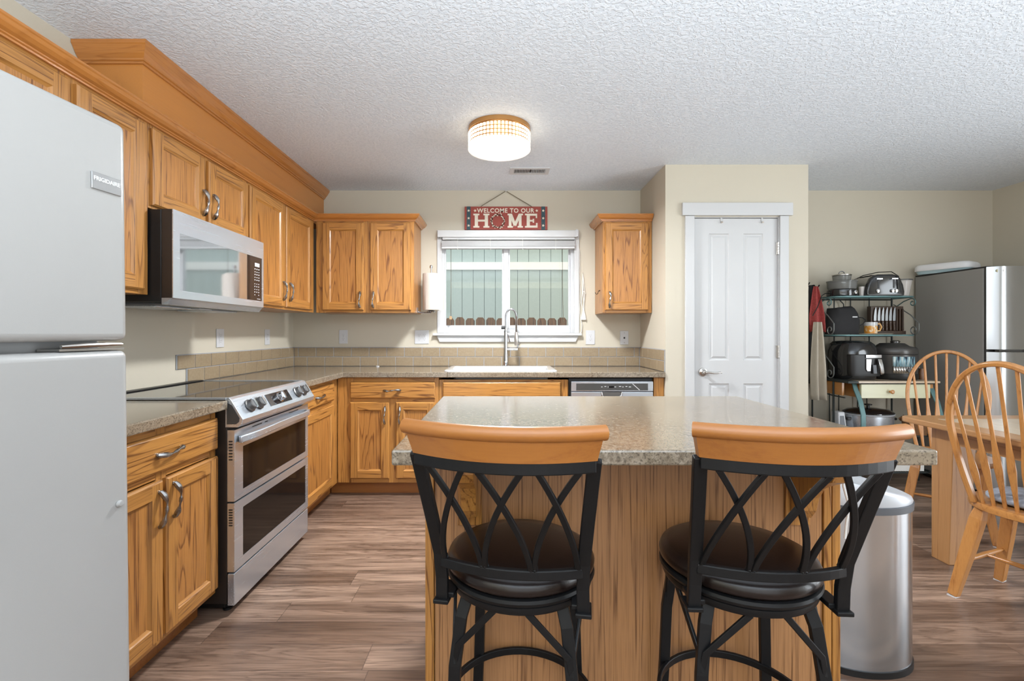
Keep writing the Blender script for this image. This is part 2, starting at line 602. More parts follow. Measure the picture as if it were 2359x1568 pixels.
# slab front is a grid with the four panel openings left out, each filled with a sunk moulding and raised field
xs = [sx0, px[0][0], px[0][1], px[1][0], px[1][1], sx1]
zs = [.012, pz[0][0], pz[0][1], pz[1][0], pz[1][1], 2.04]
for i in range(5):
    for j in range(5):
        a, b, c, d = xs[i], xs[i + 1], zs[j], zs[j + 1]
        if i in (1, 3) and j in (1, 3):
            lev = [(0, 0), (.006, .007), (.014, .009), (.030, .002)]
            for (i0, d0), (i1, d1) in zip(lev, lev[1:]):
                o = [(a + i0, sy + d0, c + i0), (b - i0, sy + d0, c + i0), (b - i0, sy + d0, d - i0), (a + i0, sy + d0, d - i0)]
                n = [(a + i1, sy + d1, c + i1), (b - i1, sy + d1, c + i1), (b - i1, sy + d1, d - i1), (a + i1, sy + d1, d - i1)]
                for k in range(4): mb.poly([o[k], o[(k + 1) % 4], n[(k + 1) % 4], n[k]], WHITE)
            mb.poly(n, WHITE)
        else:
            mb.poly([(a, sy, c), (b, sy, c), (b, sy, d), (a, sy, d)], WHITE)
mb.box(sx0, sx1, sy + .012, sy + .035, .012, 2.04, WHITE)
for a, b in ((sx0, sx0), (sx1, sx1)): mb.poly([(a, sy, .012), (a, sy + .014, .012), (a, sy + .014, 2.04), (a, sy, 2.04)], WHITE)
mb.poly([(sx0, sy, 2.04), (sx1, sy, 2.04), (sx1, sy + .014, 2.04), (sx0, sy + .014, 2.04)], WHITE)
mb.build('door_panel', dr, smooth=False)
mb = MB()
cy0 = PY - .018
mb.box(DX0 - .065, DX0 + .002, cy0, PY, 0, DZ1 + .004, WHITE)
mb.box(DX1 - .002, DX1 + .062, cy0, PY, 0, DZ1 + .004, WHITE)
mb.box(DX0 - .088, DX1 + .088, cy0 - .008, PY, DZ1 + .006, DZ1 + .098, WHITE)
mb.box(DX0, DX0 + .006, PY, PY + .09, 0, DZ1, WHITE)
mb.box(DX1 - .006, DX1, PY, PY + .09, 0, DZ1, WHITE)
mb.box(DX0 + .006, DX1 - .006, PY, PY + .09, DZ1 - .006, DZ1, WHITE)
mb.build('door_casing', dr, smooth=False, bevel=.003)
for hz in (1.82, 1.065):
    mb = MB()
    for k in range(5):
        z0 = hz - .045 + k * .0182
        mb.tube([(DX1 - .007, PY - .004, z0), (DX1 - .007, PY - .004, z0 + .0165)], .0075, NICKEL, 10)
    mb.box(DX1 - .018, DX1 - .004, PY + .002, PY + .011, hz - .045, hz + .045, NICKEL)
    mb.build('hinge', dr)
mb = MB()
hx, hz = 1.468, .914
mb.lathe([(.0, 0), (.031, 0), (.032, .004), (.029, .009), (.016, .013), (.011, .02), (.011, .04), (.0, .042)], NICKEL, (hx, sy, hz), 28, RX(90))
mb.tube([(hx, sy - .045, hz), (hx + .022, sy - .047, hz + .003), (hx + .05, sy - .048, hz - .003), (hx + .085, sy - .047, hz - .004), (hx + .112, sy - .045, hz + .004), (hx + .122, sy - .043, hz - .004)],
        [.010, .009, .0075, .0068, .006, .0045], NICKEL, 10)
mb.build('door_handle', dr)
for x, lab in ((1.603, 'small white over-door hook above the left panel of the pantry door'), (1.902, 'small white over-door hook above the right panel of the pantry door')):
    mb = MB()
    mb.bar([(x, sy + .03, 2.0425), (x, sy - .003, 2.0425), (x, sy - .0035, 2.012)], .013, .002, WHITE, up=(1, 0, 0))
    mb.bar([(x, sy - .004, 2.022), (x, sy - .006, 2.008), (x, sy - .014, 2.006), (x, sy - .018, 2.014)], .011, .003, NICKEL, up=(1, 0, 0))
    tag(mb.build('over_door_hook', at=(x, sy, 2.03)), lab, 'hook', 'over-door hooks on the pantry door')

# ------------------------------------------------------------------ kitchen window
wn = thing('window_1', 'white slider window above the sink with stool and apron', 'window', ((WX0 + WX1) / 2, YB, WZ0))
wn['kind'] = 'structure'
mb = MB()
# painted jamb liner in the opening and thin casing on the wall
mb.box(WX0 - .030, WX0 + .012, YB - .014, YB, WZ0, WZ1 + .032, WHITE)
mb.box(WX1 - .012, WX1 + .030, YB - .014, YB, WZ0, WZ1 + .032, WHITE)
mb.box(WX0 + .012, WX1 - .012, YB - .014, YB, WZ1 - .012, WZ1 + .032, WHITE)
mb.build('window_casing', wn, smooth=False, bevel=.003)
mb = MB()
mb.box(-.598, .678, YB - .045, YB + .03, 1.178, 1.2, WHITE)
mb.build('window_sill', wn, smooth=False, bevel=.005)
mb = MB()
mb.hexa([(-.545, YB - .02, 1.124), (.628, YB - .02, 1.124), (.628, YB, 1.124), (-.545, YB, 1.124),
         (-.568, YB - .02, 1.178), (.656, YB - .02, 1.178), (.656, YB, 1.178), (-.568, YB, 1.178)], WHITE)
mb.build('window_apron', wn, smooth=False, bevel=.003)
fy0, fy1 = YB + .03, YB + .11
mb = MB()
mb.box(WX0, WX0 + .026, fy0, fy1, WZ0, WZ1, VINYL)
mb.box(WX1 - .040, WX1, fy0, fy1, WZ0, WZ1, VINYL)
mb.box(WX0 + .026, WX1 - .040, fy0, fy1, WZ0, WZ0 + .035, VINYL)
mb.box(WX0 + .026, WX1 - .040, fy0, fy1, WZ1 - .04, WZ1, VINYL)
mb.box(.008, .050, fy0, fy1, WZ0 + .035, WZ1 - .04, VINYL)
mb.build('window_frame', wn, smooth=False, bevel=.003)
for nm, x0, x1, yy in (('left', WX0 + .026, .008, fy0 + .012), ('right', .050, WX1 - .040, fy0 + .030)):
    mb = MB()
    s = .014
    mb.box(x0, x0 + s, yy, yy + .026, WZ0 + .035, WZ1 - .04, VINYL)
    mb.box(x1 - s, x1, yy, yy + .026, WZ0 + .035, WZ1 - .04, VINYL)
    mb.box(x0 + s, x1 - s, yy, yy + .026, WZ0 + .035, WZ0 + .068, VINYL)
    mb.box(x0 + s, x1 - s, yy, yy + .026, WZ1 - .06, WZ1 - .04, VINYL)
    sash = mb.build('window_sash', wn, smooth=False, bevel=.002)
    mb = MB()
    mb.poly([(x0 + s, yy + .013, WZ0 + .068), (x1 - s, yy + .013, WZ0 + .068), (x1 - s, yy + .013, WZ1 - .06), (x0 + s, yy + .013, WZ1 - .06)],
            m_pane('window_glass_' + nm, (.95, .985, 1.0) if nm == 'left' else (1.0, .985, .93)))
    mb.build('glass_pane', sash, smooth=False)

# ------------------------------------------------------------------ outside: ground, neighbour's wall, fence
mb = MB()
mb.box(-12, 14, YB + T, 16, -.75, -.7, plain('gravel_ground', (.22, .19, .15), .9, var=.4, scale=30))
structure(mb.build('ground', smooth=False))
m = Mat('pale_green_siding')
tc = m.n('ShaderNodeTexCoord')
v = tc.outputs['Object']
nn = m.noise(v, 20, 4, .6)
m.set(Base_Color=m.mix(nn, (.38, .445, .40), (.44, .505, .45)), Roughness=.75)
m.bump(m.noise(v, 28, 4, .6), .35, .006)
SIDING = m.mat
hs = thing('neighbor_house', 'pale green house wall with vertical grooves beyond the kitchen window', 'house', (0, 8.7, -.7))
mb = MB()
g = .204
k0 = -26
for k in range(52):
    x0 = (k0 + k) * g + .07
    mb.box(x0 + .004, x0 + g - .004, 8.70, 8.80, -.7, 3.6, SIDING)
mb.box(k0 * g, (k0 + 52) * g, 8.712, 8.9, -.7, 3.6, plain('siding_groove', (.13, .17, .16), .8))
mb.build('siding', hs, smooth=False)
mb = MB()
mb.box(-5.3, 5.3, 8.655, 8.70, 2.36, 2.50, plain('cream_trim_board', (.78, .76, .68), .6))
mb.build('trim_board', hs, smooth=False)
fn = thing('picket_fence', 'weathered brown dog-eared picket fence seen low in the kitchen window', 'fence', (0, 6.5, -.7))
PICK = oak('weathered_picket', 'z', light=(.20, .10, .042), dark=(.025, .010, .005), rings=7, contrast=1.0, rough=.8, coat=0)
mb = MB()
mb.box(-1.6, 2.0, 6.52, 6.56, -.1, -.01, PICK)
mb.box(-1.6, 2.0, 6.52, 6.56, 1.02, 1.11, PICK)
mb.build('fence_rail', fn, smooth=False)
for k in range(15):
    x = -.93 + k * .1405
    h = 1.415 + random.uniform(-.012, .012)
    w = .124
    mb = MB()
    mb.prism([(x, -.7), (x + w, -.7), (x + w, h - .035), (x + w - .028, h), (x + .028, h), (x, h - .035)], 0, .018, PICK, TR(0, 6.515, 0) @ RX(90))
    mb.build('picket', fn, smooth=False)
# ================================================================== CABINETS
def PL(xf): return lambda u, d, z: (xf + d, u, z)        # left run, front faces +X
def PB(yf): return lambda u, d, z: (u, yf - d, z)        # back run, front faces -Y


def door_mesh(P, u0, u1, z0, z1, h, fw=.056, d0=.001, d1=.020, pull_face=True):
    """frame-and-panel door: stiles, rails, sloped sticking, flat recessed panel"""
    mb = MB()
    V, H, Pn = OAK['z'], OAK[h], OAKP['z']
    b = .006
    o = (u0 + b, u1 - b, z0 + b, z1 - b)
    i = (u0 + fw, u1 - fw, z0 + fw, z1 - fw)
    q = (i[0] + .011, i[1] - .011, i[2] + .011, i[3] - .011)
    dm, dp = d1 - .007, d1 - .010
    # edge walls and outer chamfer
    ring = lambda r, d: [P(r[0], d, r[2]), P(r[1], d, r[2]), P(r[1], d, r[3]), P(r[0], d, r[3])]
    full = (u0, u1, z0, z1)
    for k in range(4):
        mat = H if k in (0, 2) else V
        a, c = ring(full, d0), ring(full, dm)
        mb.poly([a[k], a[(k + 1) % 4], c[(k + 1) % 4], c[k]], mat)
        e = ring(o, d1)
        mb.poly([c[k], c[(k + 1) % 4], e[(k + 1) % 4], e[k]], mat)
    # stiles full height, rails between
    mb.poly([P(o[0], d1, o[2]), P(i[0], d1, o[2]), P(i[0], d1, o[3]), P(o[0], d1, o[3])], V)
    mb.poly([P(i[1], d1, o[2]), P(o[1], d1, o[2]), P(o[1], d1, o[3]), P(i[1], d1, o[3])], V)
    mb.poly([P(i[0], d1, o[2]), P(i[1], d1, o[2]), P(i[1], d1, i[2]), P(i[0], d1, i[2])], H)
    mb.poly([P(i[0], d1, i[3]), P(i[1], d1, i[3]), P(i[1], d1, o[3]), P(i[0], d1, o[3])], H)
    # sticking: small bead step then slope
    s = (i[0] + .003, i[1] - .003, i[2] + .003, i[3] - .003)
    for (r0, e0), (r1, e1) in (((i, d1), (s, d1 - .004)), ((s, d1 - .004), (q, dp))):
        a, c = ring(r0, e0), ring(r1, e1)
        for k in range(4): mb.poly([a[k], a[(k + 1) % 4], c[(k + 1) % 4], c[k]], H if k in (0, 2) else V)
    mb.poly(ring(q, dp), Pn)
    mb.poly(ring(full, d0), V)
    return mb


def slab_front(P, u0, u1, z0, z1, h, d0=.001, d1=.020):
    mb = MB()
    H = OAK[h]
    b = .008
    ring = lambda g, d: [P(u0 + g, d, z0 + g), P(u1 - g, d, z0 + g), P(u1 - g, d, z1 - g), P(u0 + g, d, z1 - g)]
    for (g0, e0), (g1, e1) in (((0, d0), (0, d1 - .007)), ((0, d1 - .007), (b, d1))):
        a, c = ring(g0, e0), ring(g1, e1)
        for k in range(4): mb.poly([a[k], a[(k + 1) % 4], c[(k + 1) % 4], c[k]], H)
    mb.poly(ring(b, d1), H)
    mb.poly(ring(0, d0), H)
    return mb


def pull(P, u, z, vertical, L=.125, d0=.020):
    """wavy pewter bow pull with spoon ends"""
    mb = MB()
    path, rad = [], []
    n = 22
    for k in range(n + 1):
        t = -1 + 2 * k / n
        a = t * L / 2
        d = d0 + .005 + .022 * (1 - abs(t) ** 2.6)
        w = .0045 * math.sin(t * math.pi * 1.0)
        path.append(P(u + w, d, z + a) if vertical else P(u + a, d, z + w))
        q_ = max(0, (abs(t) - .32) / .68)
        r = .0036 + .0066 * math.sin(math.pi * min(1, q_ * .80)) ** 1.3
        if abs(t) < .18: r += .0012 * (1 + math.cos(t * 70))
        rad.append(r)
    mb.tube(path, rad, PEWTER, 8)
    for t in (-1, 1):
        e = P(u, d0 + .003, z + t * L / 2 * .96) if vertical else P(u + t * L / 2 * .96, d0 + .003, z)
        mb.sphere(e, .0075, PEWTER, 8)
    return mb


def carcass(P, u0, u1, z0, z1, depth, h, stiles, rails, toe=None, back=.004, box_top=None):
    """box behind a face frame whose stiles and rails are boards of their own grain"""
    mb = MB()
    ft = .019
    mb.pbox(P, u0, u1, -depth + back, -ft, z0, box_top or z1, OAKP['z'])
    for a, b in stiles: mb.pbox(P, a, b, -ft, 0, z0, z1, OAK['z'])
    st = sorted(stiles)
    for zl, zh in rails:
        for (a0, b0), (a1, b1) in zip(st, st[1:]):
            mb.pbox(P, b0, a1, -ft, -.0004, zl, zh, OAK[h])
    if toe: mb.pbox(P, toe[0], toe[1], -depth + back, -.075, 0, z0, TOEWOOD)
    return mb


def cabinet(name, label, cat, P, u0, u1, z0, z1, depth, h, stiles, rails, doors=(), drawers=(), toe=None, base=None, group=None, box_top=None):
    c = P((u0 + u1) / 2, -depth / 2, base if base is not None else z0)
    t = thing(name, label, cat, c, group=group)
    carcass(P, u0, u1, z0, z1, depth, h, stiles, rails, toe, box_top=box_top).build('body', t, smooth=False, bevel=.0015, seg=1)
    for (a, b, zl, zh, hu, hz) in doors:
        d = door_mesh(P, a, b, zl, zh, h).build('door', t, smooth=False)
        if hu is not None: pull(P, hu, hz, True).build('handle', d)
    for (a, b, zl, zh, hu) in drawers:
        d = slab_front(P, a, b, zl, zh, h).build('drawer_front' if hu is None else 'drawer', t, smooth=False)
        if hu is not None: pull(P, hu, (zl + zh) / 2, False).build('handle', d)
    return t


XU = -1.484                     # upper face frames, left run
YU = YB - .325                  # upper face frames, back run
PUL, PUB = PL(XU - .019), PB(YU + .0)
fU = XU - .019
G_U = 'oak wall cabinets'
UB, UT = 1.362, 2.10            # upper cabinet bottom and top
# left run, three cabinets
P = PL(fU)
D_U = fU - XL
cabinet('wall_cabinet', 'tall oak wall cabinet between the white refrigerator and the microwave', 'cabinet', P, 1.255, 2.004, UB, UT, D_U, 'y',
        [(1.255, 1.305), (1.60, 1.67), (1.955, 2.004)], [(UB, UB + .04), (UT - .05, UT)],
        [(1.29, 1.618, UB + .018, 2.072, None, None), (1.655, 1.966, UB + .018, 2.072, None, None)], group=G_U)
cabinet('wall_cabinet', 'short two-door oak wall cabinet directly above the microwave', 'cabinet', P, 2.006, 2.774, 1.732, UT, D_U, 'y',
        [(2.006, 2.045), (2.355, 2.41), (2.735, 2.774)], [(1.732, 1.77), (UT - .05, UT)],
        [(2.014, 2.366, 1.745, 2.072, 2.343, 1.845), (2.397, 2.764, 1.745, 2.072, 2.424, 1.845)], group=G_U)
cabinet('wall_cabinet', 'two-door oak wall cabinet right of the microwave, next to the inside corner', 'cabinet', P, 2.776, 3.762, UB, UT, D_U, 'y',
        [(2.776, 2.815), (3.215, 3.27), (3.665, 3.762)], [(UB, UB + .04), (UT - .05, UT)],
        [(2.786, 3.232, UB + .016, 2.072, 3.196, 1.485), (3.252, 3.692, UB + .016, 2.072, 3.292, 1.485)], group=G_U)
# back run, left of the window
P = PB(YU)
cabinet('wall_cabinet', 'two-door oak wall cabinet on the back wall left of the window', 'cabinet', P, -1.484, -.705, UB, UT, .321, 'x',
        [(-1.484, -1.41), (-1.115, -1.035), (-.748, -.705)], [(UB, UB + .04), (UT - .05, UT)],
        [(-1.430, -1.104, UB + .02, 2.076, -1.128, 1.465), (-1.051, -.728, UB + .02, 2.076, -1.022, 1.465)], group=G_U)
rc = cabinet('wall_cabinet', 'narrow one-door oak wall cabinet right of the window', 'cabinet', P, .797, 1.186, UB, UT, .321, 'x',
             [(.797, .835), (1.14, 1.186)], [(UB, UB + .04), (UT - .05, UT)],
             [(.812, 1.155, UB + .02, 2.076, .846, 1.465)], group=G_U)


def sweep_profile(mb, pts, prof, mats, ends=True):
    """profile (out, z) swept along an XY polyline with mitred corners; outward is to the right of travel"""
    k = len(pts)
    dirs = [Vector((pts[i + 1][0] - pts[i][0], pts[i + 1][1] - pts[i][1])).normalized() for i in range(k - 1)]
    nor = [Vector((d.y, -d.x)) for d in dirs]
    off = []
    for i in range(k):
        if i == 0: off.append(nor[0])
        elif i == k - 1: off.append(nor[-1])
        else:
            b = (nor[i - 1] + nor[i]).normalized()
            off.append(b / b.dot(nor[i]))
    for i in range(k - 1):
        mat = mats['x'] if abs(dirs[i].x) > abs(dirs[i].y) else mats['y']
        A = [(pts[i][0] + off[i].x * o, pts[i][1] + off[i].y * o, z) for o, z in prof]
        B = [(pts[i + 1][0] + off[i + 1].x * o, pts[i + 1][1] + off[i + 1].y * o, z) for o, z in prof]
        n = len(prof)
        for j in range(n):
            mb.poly([A[j], A[(j + 1) % n], B[(j + 1) % n], B[j]], mat)
        if i == 0: mb.poly(A, mat)
        if i == k - 2: mb.poly(B[::-1], mat)


CP = [(0, 2.088), (.010, 2.088), (.011, 2.094), (.017, 2.097), (.018, 2.101), (.030, 2.106), (.041, 2.116), (.046, 2.127), (.050, 2.131), (.050, 2.139), (0, 2.139)]
mb = MB()
sweep_profile(mb, [(fU + .0006, 1.235), (fU + .0006, YU - .0006), (-.7044, YU - .0006), (-.7044, YB - .002)], CP, CROWN)
tag(mb.build('crown_molding', angle=25), 'oak crown molding along the tops of the left and corner wall cabinets', 'molding')
mb = MB()
sweep_profile(mb, [(.7964, YB - .002), (.7964, YU - .0006), (1.186, YU - .0006)], CP, CROWN)
mb.build('crown', rc, angle=25)
hk = MB()
hk.tube([(.7955, 3.885, 1.545), (.786, 3.885, 1.545), (.782, 3.885, 1.525), (.772, 3.885, 1.518), (.763, 3.885, 1.524), (.760, 3.885, 1.535)], .0024, IRON, 6)
hk.sphere((.7955, 3.885, 1.548), .006, IRON, 8)
tag(hk.build('cup_hook', at=(.78, 3.885, 1.53)), 'small dark hook on the side of the narrow right wall cabinet', 'hook')

# oak soffit box above the left run, with its own crown at the ceiling
sf = thing('wooden_soffit', 'boxed maple soffit with crown rising from the left cabinets to the ceiling', 'soffit', (-1.68, 3.0, UT))
mb = MB()
mb.box(XL + .003, -1.545, 2.03, YB - .003, UT + .001, ZC - .002, MAPLE['y'])
mb.build('box', sf, smooth=False)
SP = [(0, 2.352), (.008, 2.352), (.009, 2.360), (.016, 2.363), (.017, 2.370), (.030, 2.385), (.040, 2.402), (.046, 2.412), (.050, 2.416), (.050, ZC - .001), (0, ZC - .001)]
mb = MB()
sweep_profile(mb, [(XL + .002, 2.0294), (-1.5444, 2.0294), (-1.5444, YB - .003)], SP, CROWN)
mb.build('crown', sf, angle=25)

# ------------------------------------------------------------------ base cabinets
XB_, YBB = -1.219, 3.482        # base face frames
P = PL(XB_ + .001)
D_B = XB_ + .001 - XL
G_B = 'oak base cabinets'
BZ0, BZ1 = .10, .874
cabinet('base_cabinet', 'oak base cabinet with drawer and two doors beside the white refrigerator', 'cabinet', P, 1.335, 2.006, BZ0, BZ1, D_B, 'y',
        [(1.335, 1.375), (1.66, 1.712), (1.965, 2.006)], [(BZ0, BZ0 + .045), (.685, .715), (.838, BZ1)],
        [(1.352, 1.674, .125, .682, 1.650, .585), (1.692, 1.997, .125, .682, 1.722, .595)],
        [(1.352, 1.997, .712, .842, 1.70)], toe=(1.335, 2.006), base=0, group=G_B)
cabinet('base_cabinet', 'oak base cabinet with one drawer and door, between range and corner', 'cabinet', P, 2.79, 3.479, BZ0, BZ1, D_B, 'y',
        [(2.79, 2.83), (3.355, 3.479)], [(BZ0, BZ0 + .045), (.685, .715), (.838, BZ1)],
        [(2.81, 3.372, .125, .690, None, None)], [(2.81, 3.372, .722, .846, 3.09)], toe=(2.79, 3.555), base=0, group=G_B)
P = PB(YBB)
cabinet('base_cabinet', 'corner oak base cabinet with drawer over two doors on the back wall', 'cabinet', P, -1.216, -.470, BZ0, BZ1, .604, 'x',
        [(-1.216, -1.10), (-.845, -.77), (-.505, -.470)], [(BZ0, BZ0 + .045), (.690, .725), (.838, BZ1)],
        [(-1.118, -.833, .135, .694, -.861, .600), (-.783, -.497, .135, .694, -.752, .600)],
        [(-1.118, -.495, .722, .842, -.808)], toe=(-1.29, -.470), base=0, group=G_B)
cabinet('base_cabinet', 'oak sink base cabinet with a plain false front under the white sink', 'cabinet', P, -.468, .482, BZ0, .858, .604, 'x',
        [(-.468, -.43), (-.02, .03), (.43, .482)], [(BZ0, BZ0 + .045), (.690, .725), (.832, .858)],
        [(-.44, -.005, .135, .694, -.035, .600), (.015, .44, .135, .694, .045, .600)],
        [(-.44, .425, .722, .842, None)], toe=(-.468, .482), base=0, group=G_B, box_top=.735)
mb = MB()
mb.box(1.112, 1.187, 3.482, YB - .004, 0, .874, OAK['z'])
tag(mb.build('end_panel', smooth=False, at=(1.15, 3.78, 0), bevel=.002), 'narrow oak filler panel between dishwasher and pantry wall', 'panel')

# ------------------------------------------------------------------ worktops
mb = MB()
CZ0, CZ1 = .876, .914
mb.box(XL + .002, -1.168, 1.325, 2.012, CZ0, CZ1, COUNTER)
tag(mb.build('countertop', smooth=False, at=(-1.49, 1.67, CZ0), bevel=.005), 'short mottled countertop between the white refrigerator and the range', 'countertop')
# L-shaped top: outline prism pieces around the sink cut-out
SX0, SX1, SY0, SY1 = -.405, .375, 3.535, 3.975
YE = 3.448
mb = MB()
poly = [(XL + .002, 2.782), (-1.168, 2.782), (-1.168, YE), (SX0, YE), (SX0, YB - .003), (XL + .002, YB - .003)]
mb.prism(poly, CZ0, CZ1, COUNTER)
mb.box(SX1, PX0 - .002, YE, YB - .003, CZ0, CZ1, COUNTER)
mb.box(SX0, SX1, YE, SY0, CZ0, CZ1, COUNTER)
mb.box(SX0, SX1, SY1, YB - .003, CZ0, CZ1, COUNTER)
tag(mb.build('countertop', smooth=False, at=(-.3, 3.7, CZ0), bevel=.004), 'long L-shaped mottled countertop running from the range past the sink to the pantry', 'countertop')

# ------------------------------------------------------------------ tile backsplash (two running-bond rows)
mb = MB()
tz0, rowh, pit = .915, .081, .1525
gy = .0052


def tile_row(P, u0, u1, start, z0):
    u = start
    while u < u1 - .004:
        a, b = max(u + gy / 2, u0), min(u + pit - gy / 2, u1)
        if b - a > .006:
            mb.pbox(P, a, b, 0, .008, z0 + gy / 2, z0 + rowh - gy / 2, TILE)
        u += pit


PBk = PB(YB - .001)
PLf = PL(XL + .001)
PPn = lambda u, d, z: (PX0 - .001 - d, u, z)
for r in (0, 1):
    z0 = tz0 + r * rowh
    st = (XL - .03 + (.5 * pit if r else 0)) - pit
    tile_row(PBk, XL + .01, PX0 - .012, st, z0)
    tile_row(PPn, PY + .006, YB - .012, PY + .006 - (.5 * pit if r else .0), z0)
    tile_row(PLf, 2.705 - r * .085, YB - .012, 2.705 - r * .085, z0)
mb.box(XL + .003, PX0 - .003, YB - .0055, YB - .001, tz0, tz0 + 2 * rowh + .003, GROUT)
mb.box(PX0 - .0055, PX0 - .001, PY + .002, YB - .006, tz0, tz0 + 2 * rowh + .003, GROUT)
mb.box(XL + .001, XL + .0055, 2.70, YB - .006, tz0, tz0 + rowh, GROUT)
mb.box(XL + .001, XL + .0055, 2.615, YB - .006, tz0 + rowh, tz0 + 2 * rowh + .003, GROUT)
bs = mb.build('tile_backsplash', smooth=False, bevel=.0015, seg=1)
tag(bs, 'two-row tan stone tile backsplash along the counters', 'backsplash')

# ------------------------------------------------------------------ island
IX0, IX1, IY0, IY1 = -.272, 1.064, 1.155, 2.150
PANEL = 1.42
il = thing('kitchen_island', 'oak kitchen island cabinet with veneered back panel behind the stools', 'island', (.4, 1.75, 0))
mb = MB()
bx0, bx1 = -.232, 1.012
mb.box(bx0, bx1, PANEL + .012, 2.09, .0, CZ0, OAKP['z'])
mb.build('body', il, smooth=False)
ISP = {a: oak('island_panel', 'z', light=(.42, .205, .083), dark=(.15, .062, .021), rings=10, contrast=.85, rough=.38, across=19, along=.35) for a in 'z'}['z']
mb = MB()
mb.box(bx0 + .03, bx1 - .055, PANEL, PANEL + .011, .0, CZ0, ISP)
mb.build('back_panel', il, smooth=False)
for a, b in ((bx0, bx0 + .026), (bx1 - .05, bx1 - .027), (bx1 - .024, bx1)):
    mb = MB()
    mb.box(a, b, PANEL - .004, PANEL + .012, .0, CZ0, OAK['z'])
    mb.build('corner_trim', il, smooth=False, bevel=.003)
for cx in (-.098, .880):
    mb = MB()
    mb.box(cx - .036, cx + .036, PANEL - .012, PANEL, .628, CZ0, OAK['z'])
    prof = [(0, .655), (-.028, .662), (-.05, .69), (-.062, .73), (-.085, .765), (-.13, .79), (-.175, .81), (-.19, .835), (-.19, CZ0), (0, CZ0)]
    A = [(cx - .022, PANEL - .012 + y, z) for y, z in prof]
    B = [(cx + .022, PANEL - .012 + y, z) for y, z in prof]
    mb.rings([A, B], OAK['z'])
    mb.build('corbel', il, smooth=False, bevel=.002)
mb = MB()
mb.box(IX0, IX1, IY0, IY1, CZ0, CZ1, COUNTER)
tag(mb.build('island_countertop', smooth=False, at=((IX0 + IX1) / 2, (IY0 + IY1) / 2, CZ0), bevel=.005), 'mottled beige laminate top of the kitchen island', 'countertop')
mb = MB()
mb.tube([(1.030, 1.44, .874), (1.034, 1.43, .80), (1.026, 1.425, .74), (1.040, 1.42, .68), (1.030, 1.418, .63), (1.026, 1.418, .585)], .0034, WHITECORD, 6)
tag(mb.build('loose_cable', at=(1.03, 1.43, .7)), 'thin white cord dangling at the island corner by the trash can', 'cable')
# ================================================================== APPLIANCES
# ---- white top-freezer refrigerator, turned a little off the cabinet line
fr = thing('refrigerator', 'white top-freezer refrigerator in the left foreground', 'refrigerator', (-.889, 1.143, 0), R(-6.9), ry=-.012)
FW, FH = .74, 1.70
mb = MB()
mb.box(-.70, -.075, -FW + .004, -.004, .03, FH - .012, APPWHITE)
mb.build('body', fr, local=True, bevel=.008)
mb = MB()
mb.box(-.66, -.10, -FW + .03, -.03, 0, .03, BLACK)
mb.box(-.075, -.066, -FW + .02, -.02, .06, FH - .02, SEAL)
mb.build('gasket', fr, local=True, smooth=False)
for nm, z0, z1 in (('freezer_door', 1.182, FH), ('door', .05, 1.160)):
    mb = MB()
    mb.box(-.066, 0, -FW, 0, z0, z1, APPWHITE)
    d = mb.build(nm, fr, local=True, bevel=.017, seg=4)
    if nm == 'freezer_door':
        mb = MB()
        mb.box(0, .004, -.092, -.021, 1.524, 1.562, plain('badge_metal', (.34, .34, .34), .35, .6))
        bd = mb.build('badge', d, local=True, bevel=.0012)
        text('badge_lettering', 'FRIGIDAIRE', .0125, TR(.0042, -.0565, 1.548) @ RZ(90) @ RX(90), plain('badge_letter', (.62, .62, .61), .4), bd, .0006, .0004, 1.0)
    else:
        mb = MB()
        mb.lathe([(0, 0), (.0075, 0), (.0085, .003), (.006, .009), (0, .010)], APPWHITE, (0, -.033, .80), 14, RY(90))
        mb.build('plug', d, local=True)
mb = MB()
mb.box(-.062, -.008, -.155, -.006, 1.1612, 1.166, NICKEL)
mb.tube([(-.010, -.150, 1.171), (-.006, -.10, 1.173), (-.006, -.05, 1.174), (-.010, -.01, 1.174)], [.004, .0055, .0045, .003], NICKEL, 8)
mb.build('hinge', fr, local=True)

# ---- over-the-range microwave
mw = thing('microwave', 'stainless and black over-the-range microwave under the left cabinets', 'microwave', (-1.6, 2.39, 1.33))
MY0, MY1, MX, MZ0, MZ1 = 2.010, 2.770, -1.400, 1.350, 1.7275
mb = MB()
mb.box(XL + .006, -1.452, MY0 + .002, MY1 - .002, 1.332, MZ1, BLACK)
mb.build('body', mw, smooth=False, bevel=.003)
mb = MB()
mb.box(-1.449, MX - .004, MY0, MY1, MZ0, MZ1, BROWNBLACK)
mb.hexa([(-1.449, MY0, 1.322), (-1.425, MY0 + .004, 1.322), (-1.425, MY1 - .004, 1.322), (-1.449, MY1, 1.322),
         (-1.449, MY0, MZ0), (MX - .004, MY0, MZ0), (MX - .004, MY1, MZ0), (-1.449, MY1, MZ0)], STEEL)
mb.build('door_core', mw, smooth=False)
mb = MB()
gy0, gy1, gz0, gz1 = 2.052, 2.752, 1.385, 1.632
for a, b, c, d in ((MY0, gy0, MZ0, MZ1), (gy1, MY1, MZ0, MZ1), (gy0, gy1, MZ0, gz0), (gy0, gy1, gz1, MZ1)):
    mb.box(MX - .004, MX, a, b, c, d, STEEL)
mb.build('door_frame', mw, smooth=False)
mb = MB()
mb.box(MX - .0045, MX - .0015, gy0, 2.595, gz0, gz1, MIRRORGLASS)
mb.build('window', mw, smooth=False)
mb = MB()
mb.box(MX - .0045, MX - .0012, 2.595, gy1, gz0, gz1, BLACKGLASS)
cp = mb.build('control_panel', mw, smooth=False)
KEY = plain('key_legend', (.62, .62, .62), .6)
mb = MB()
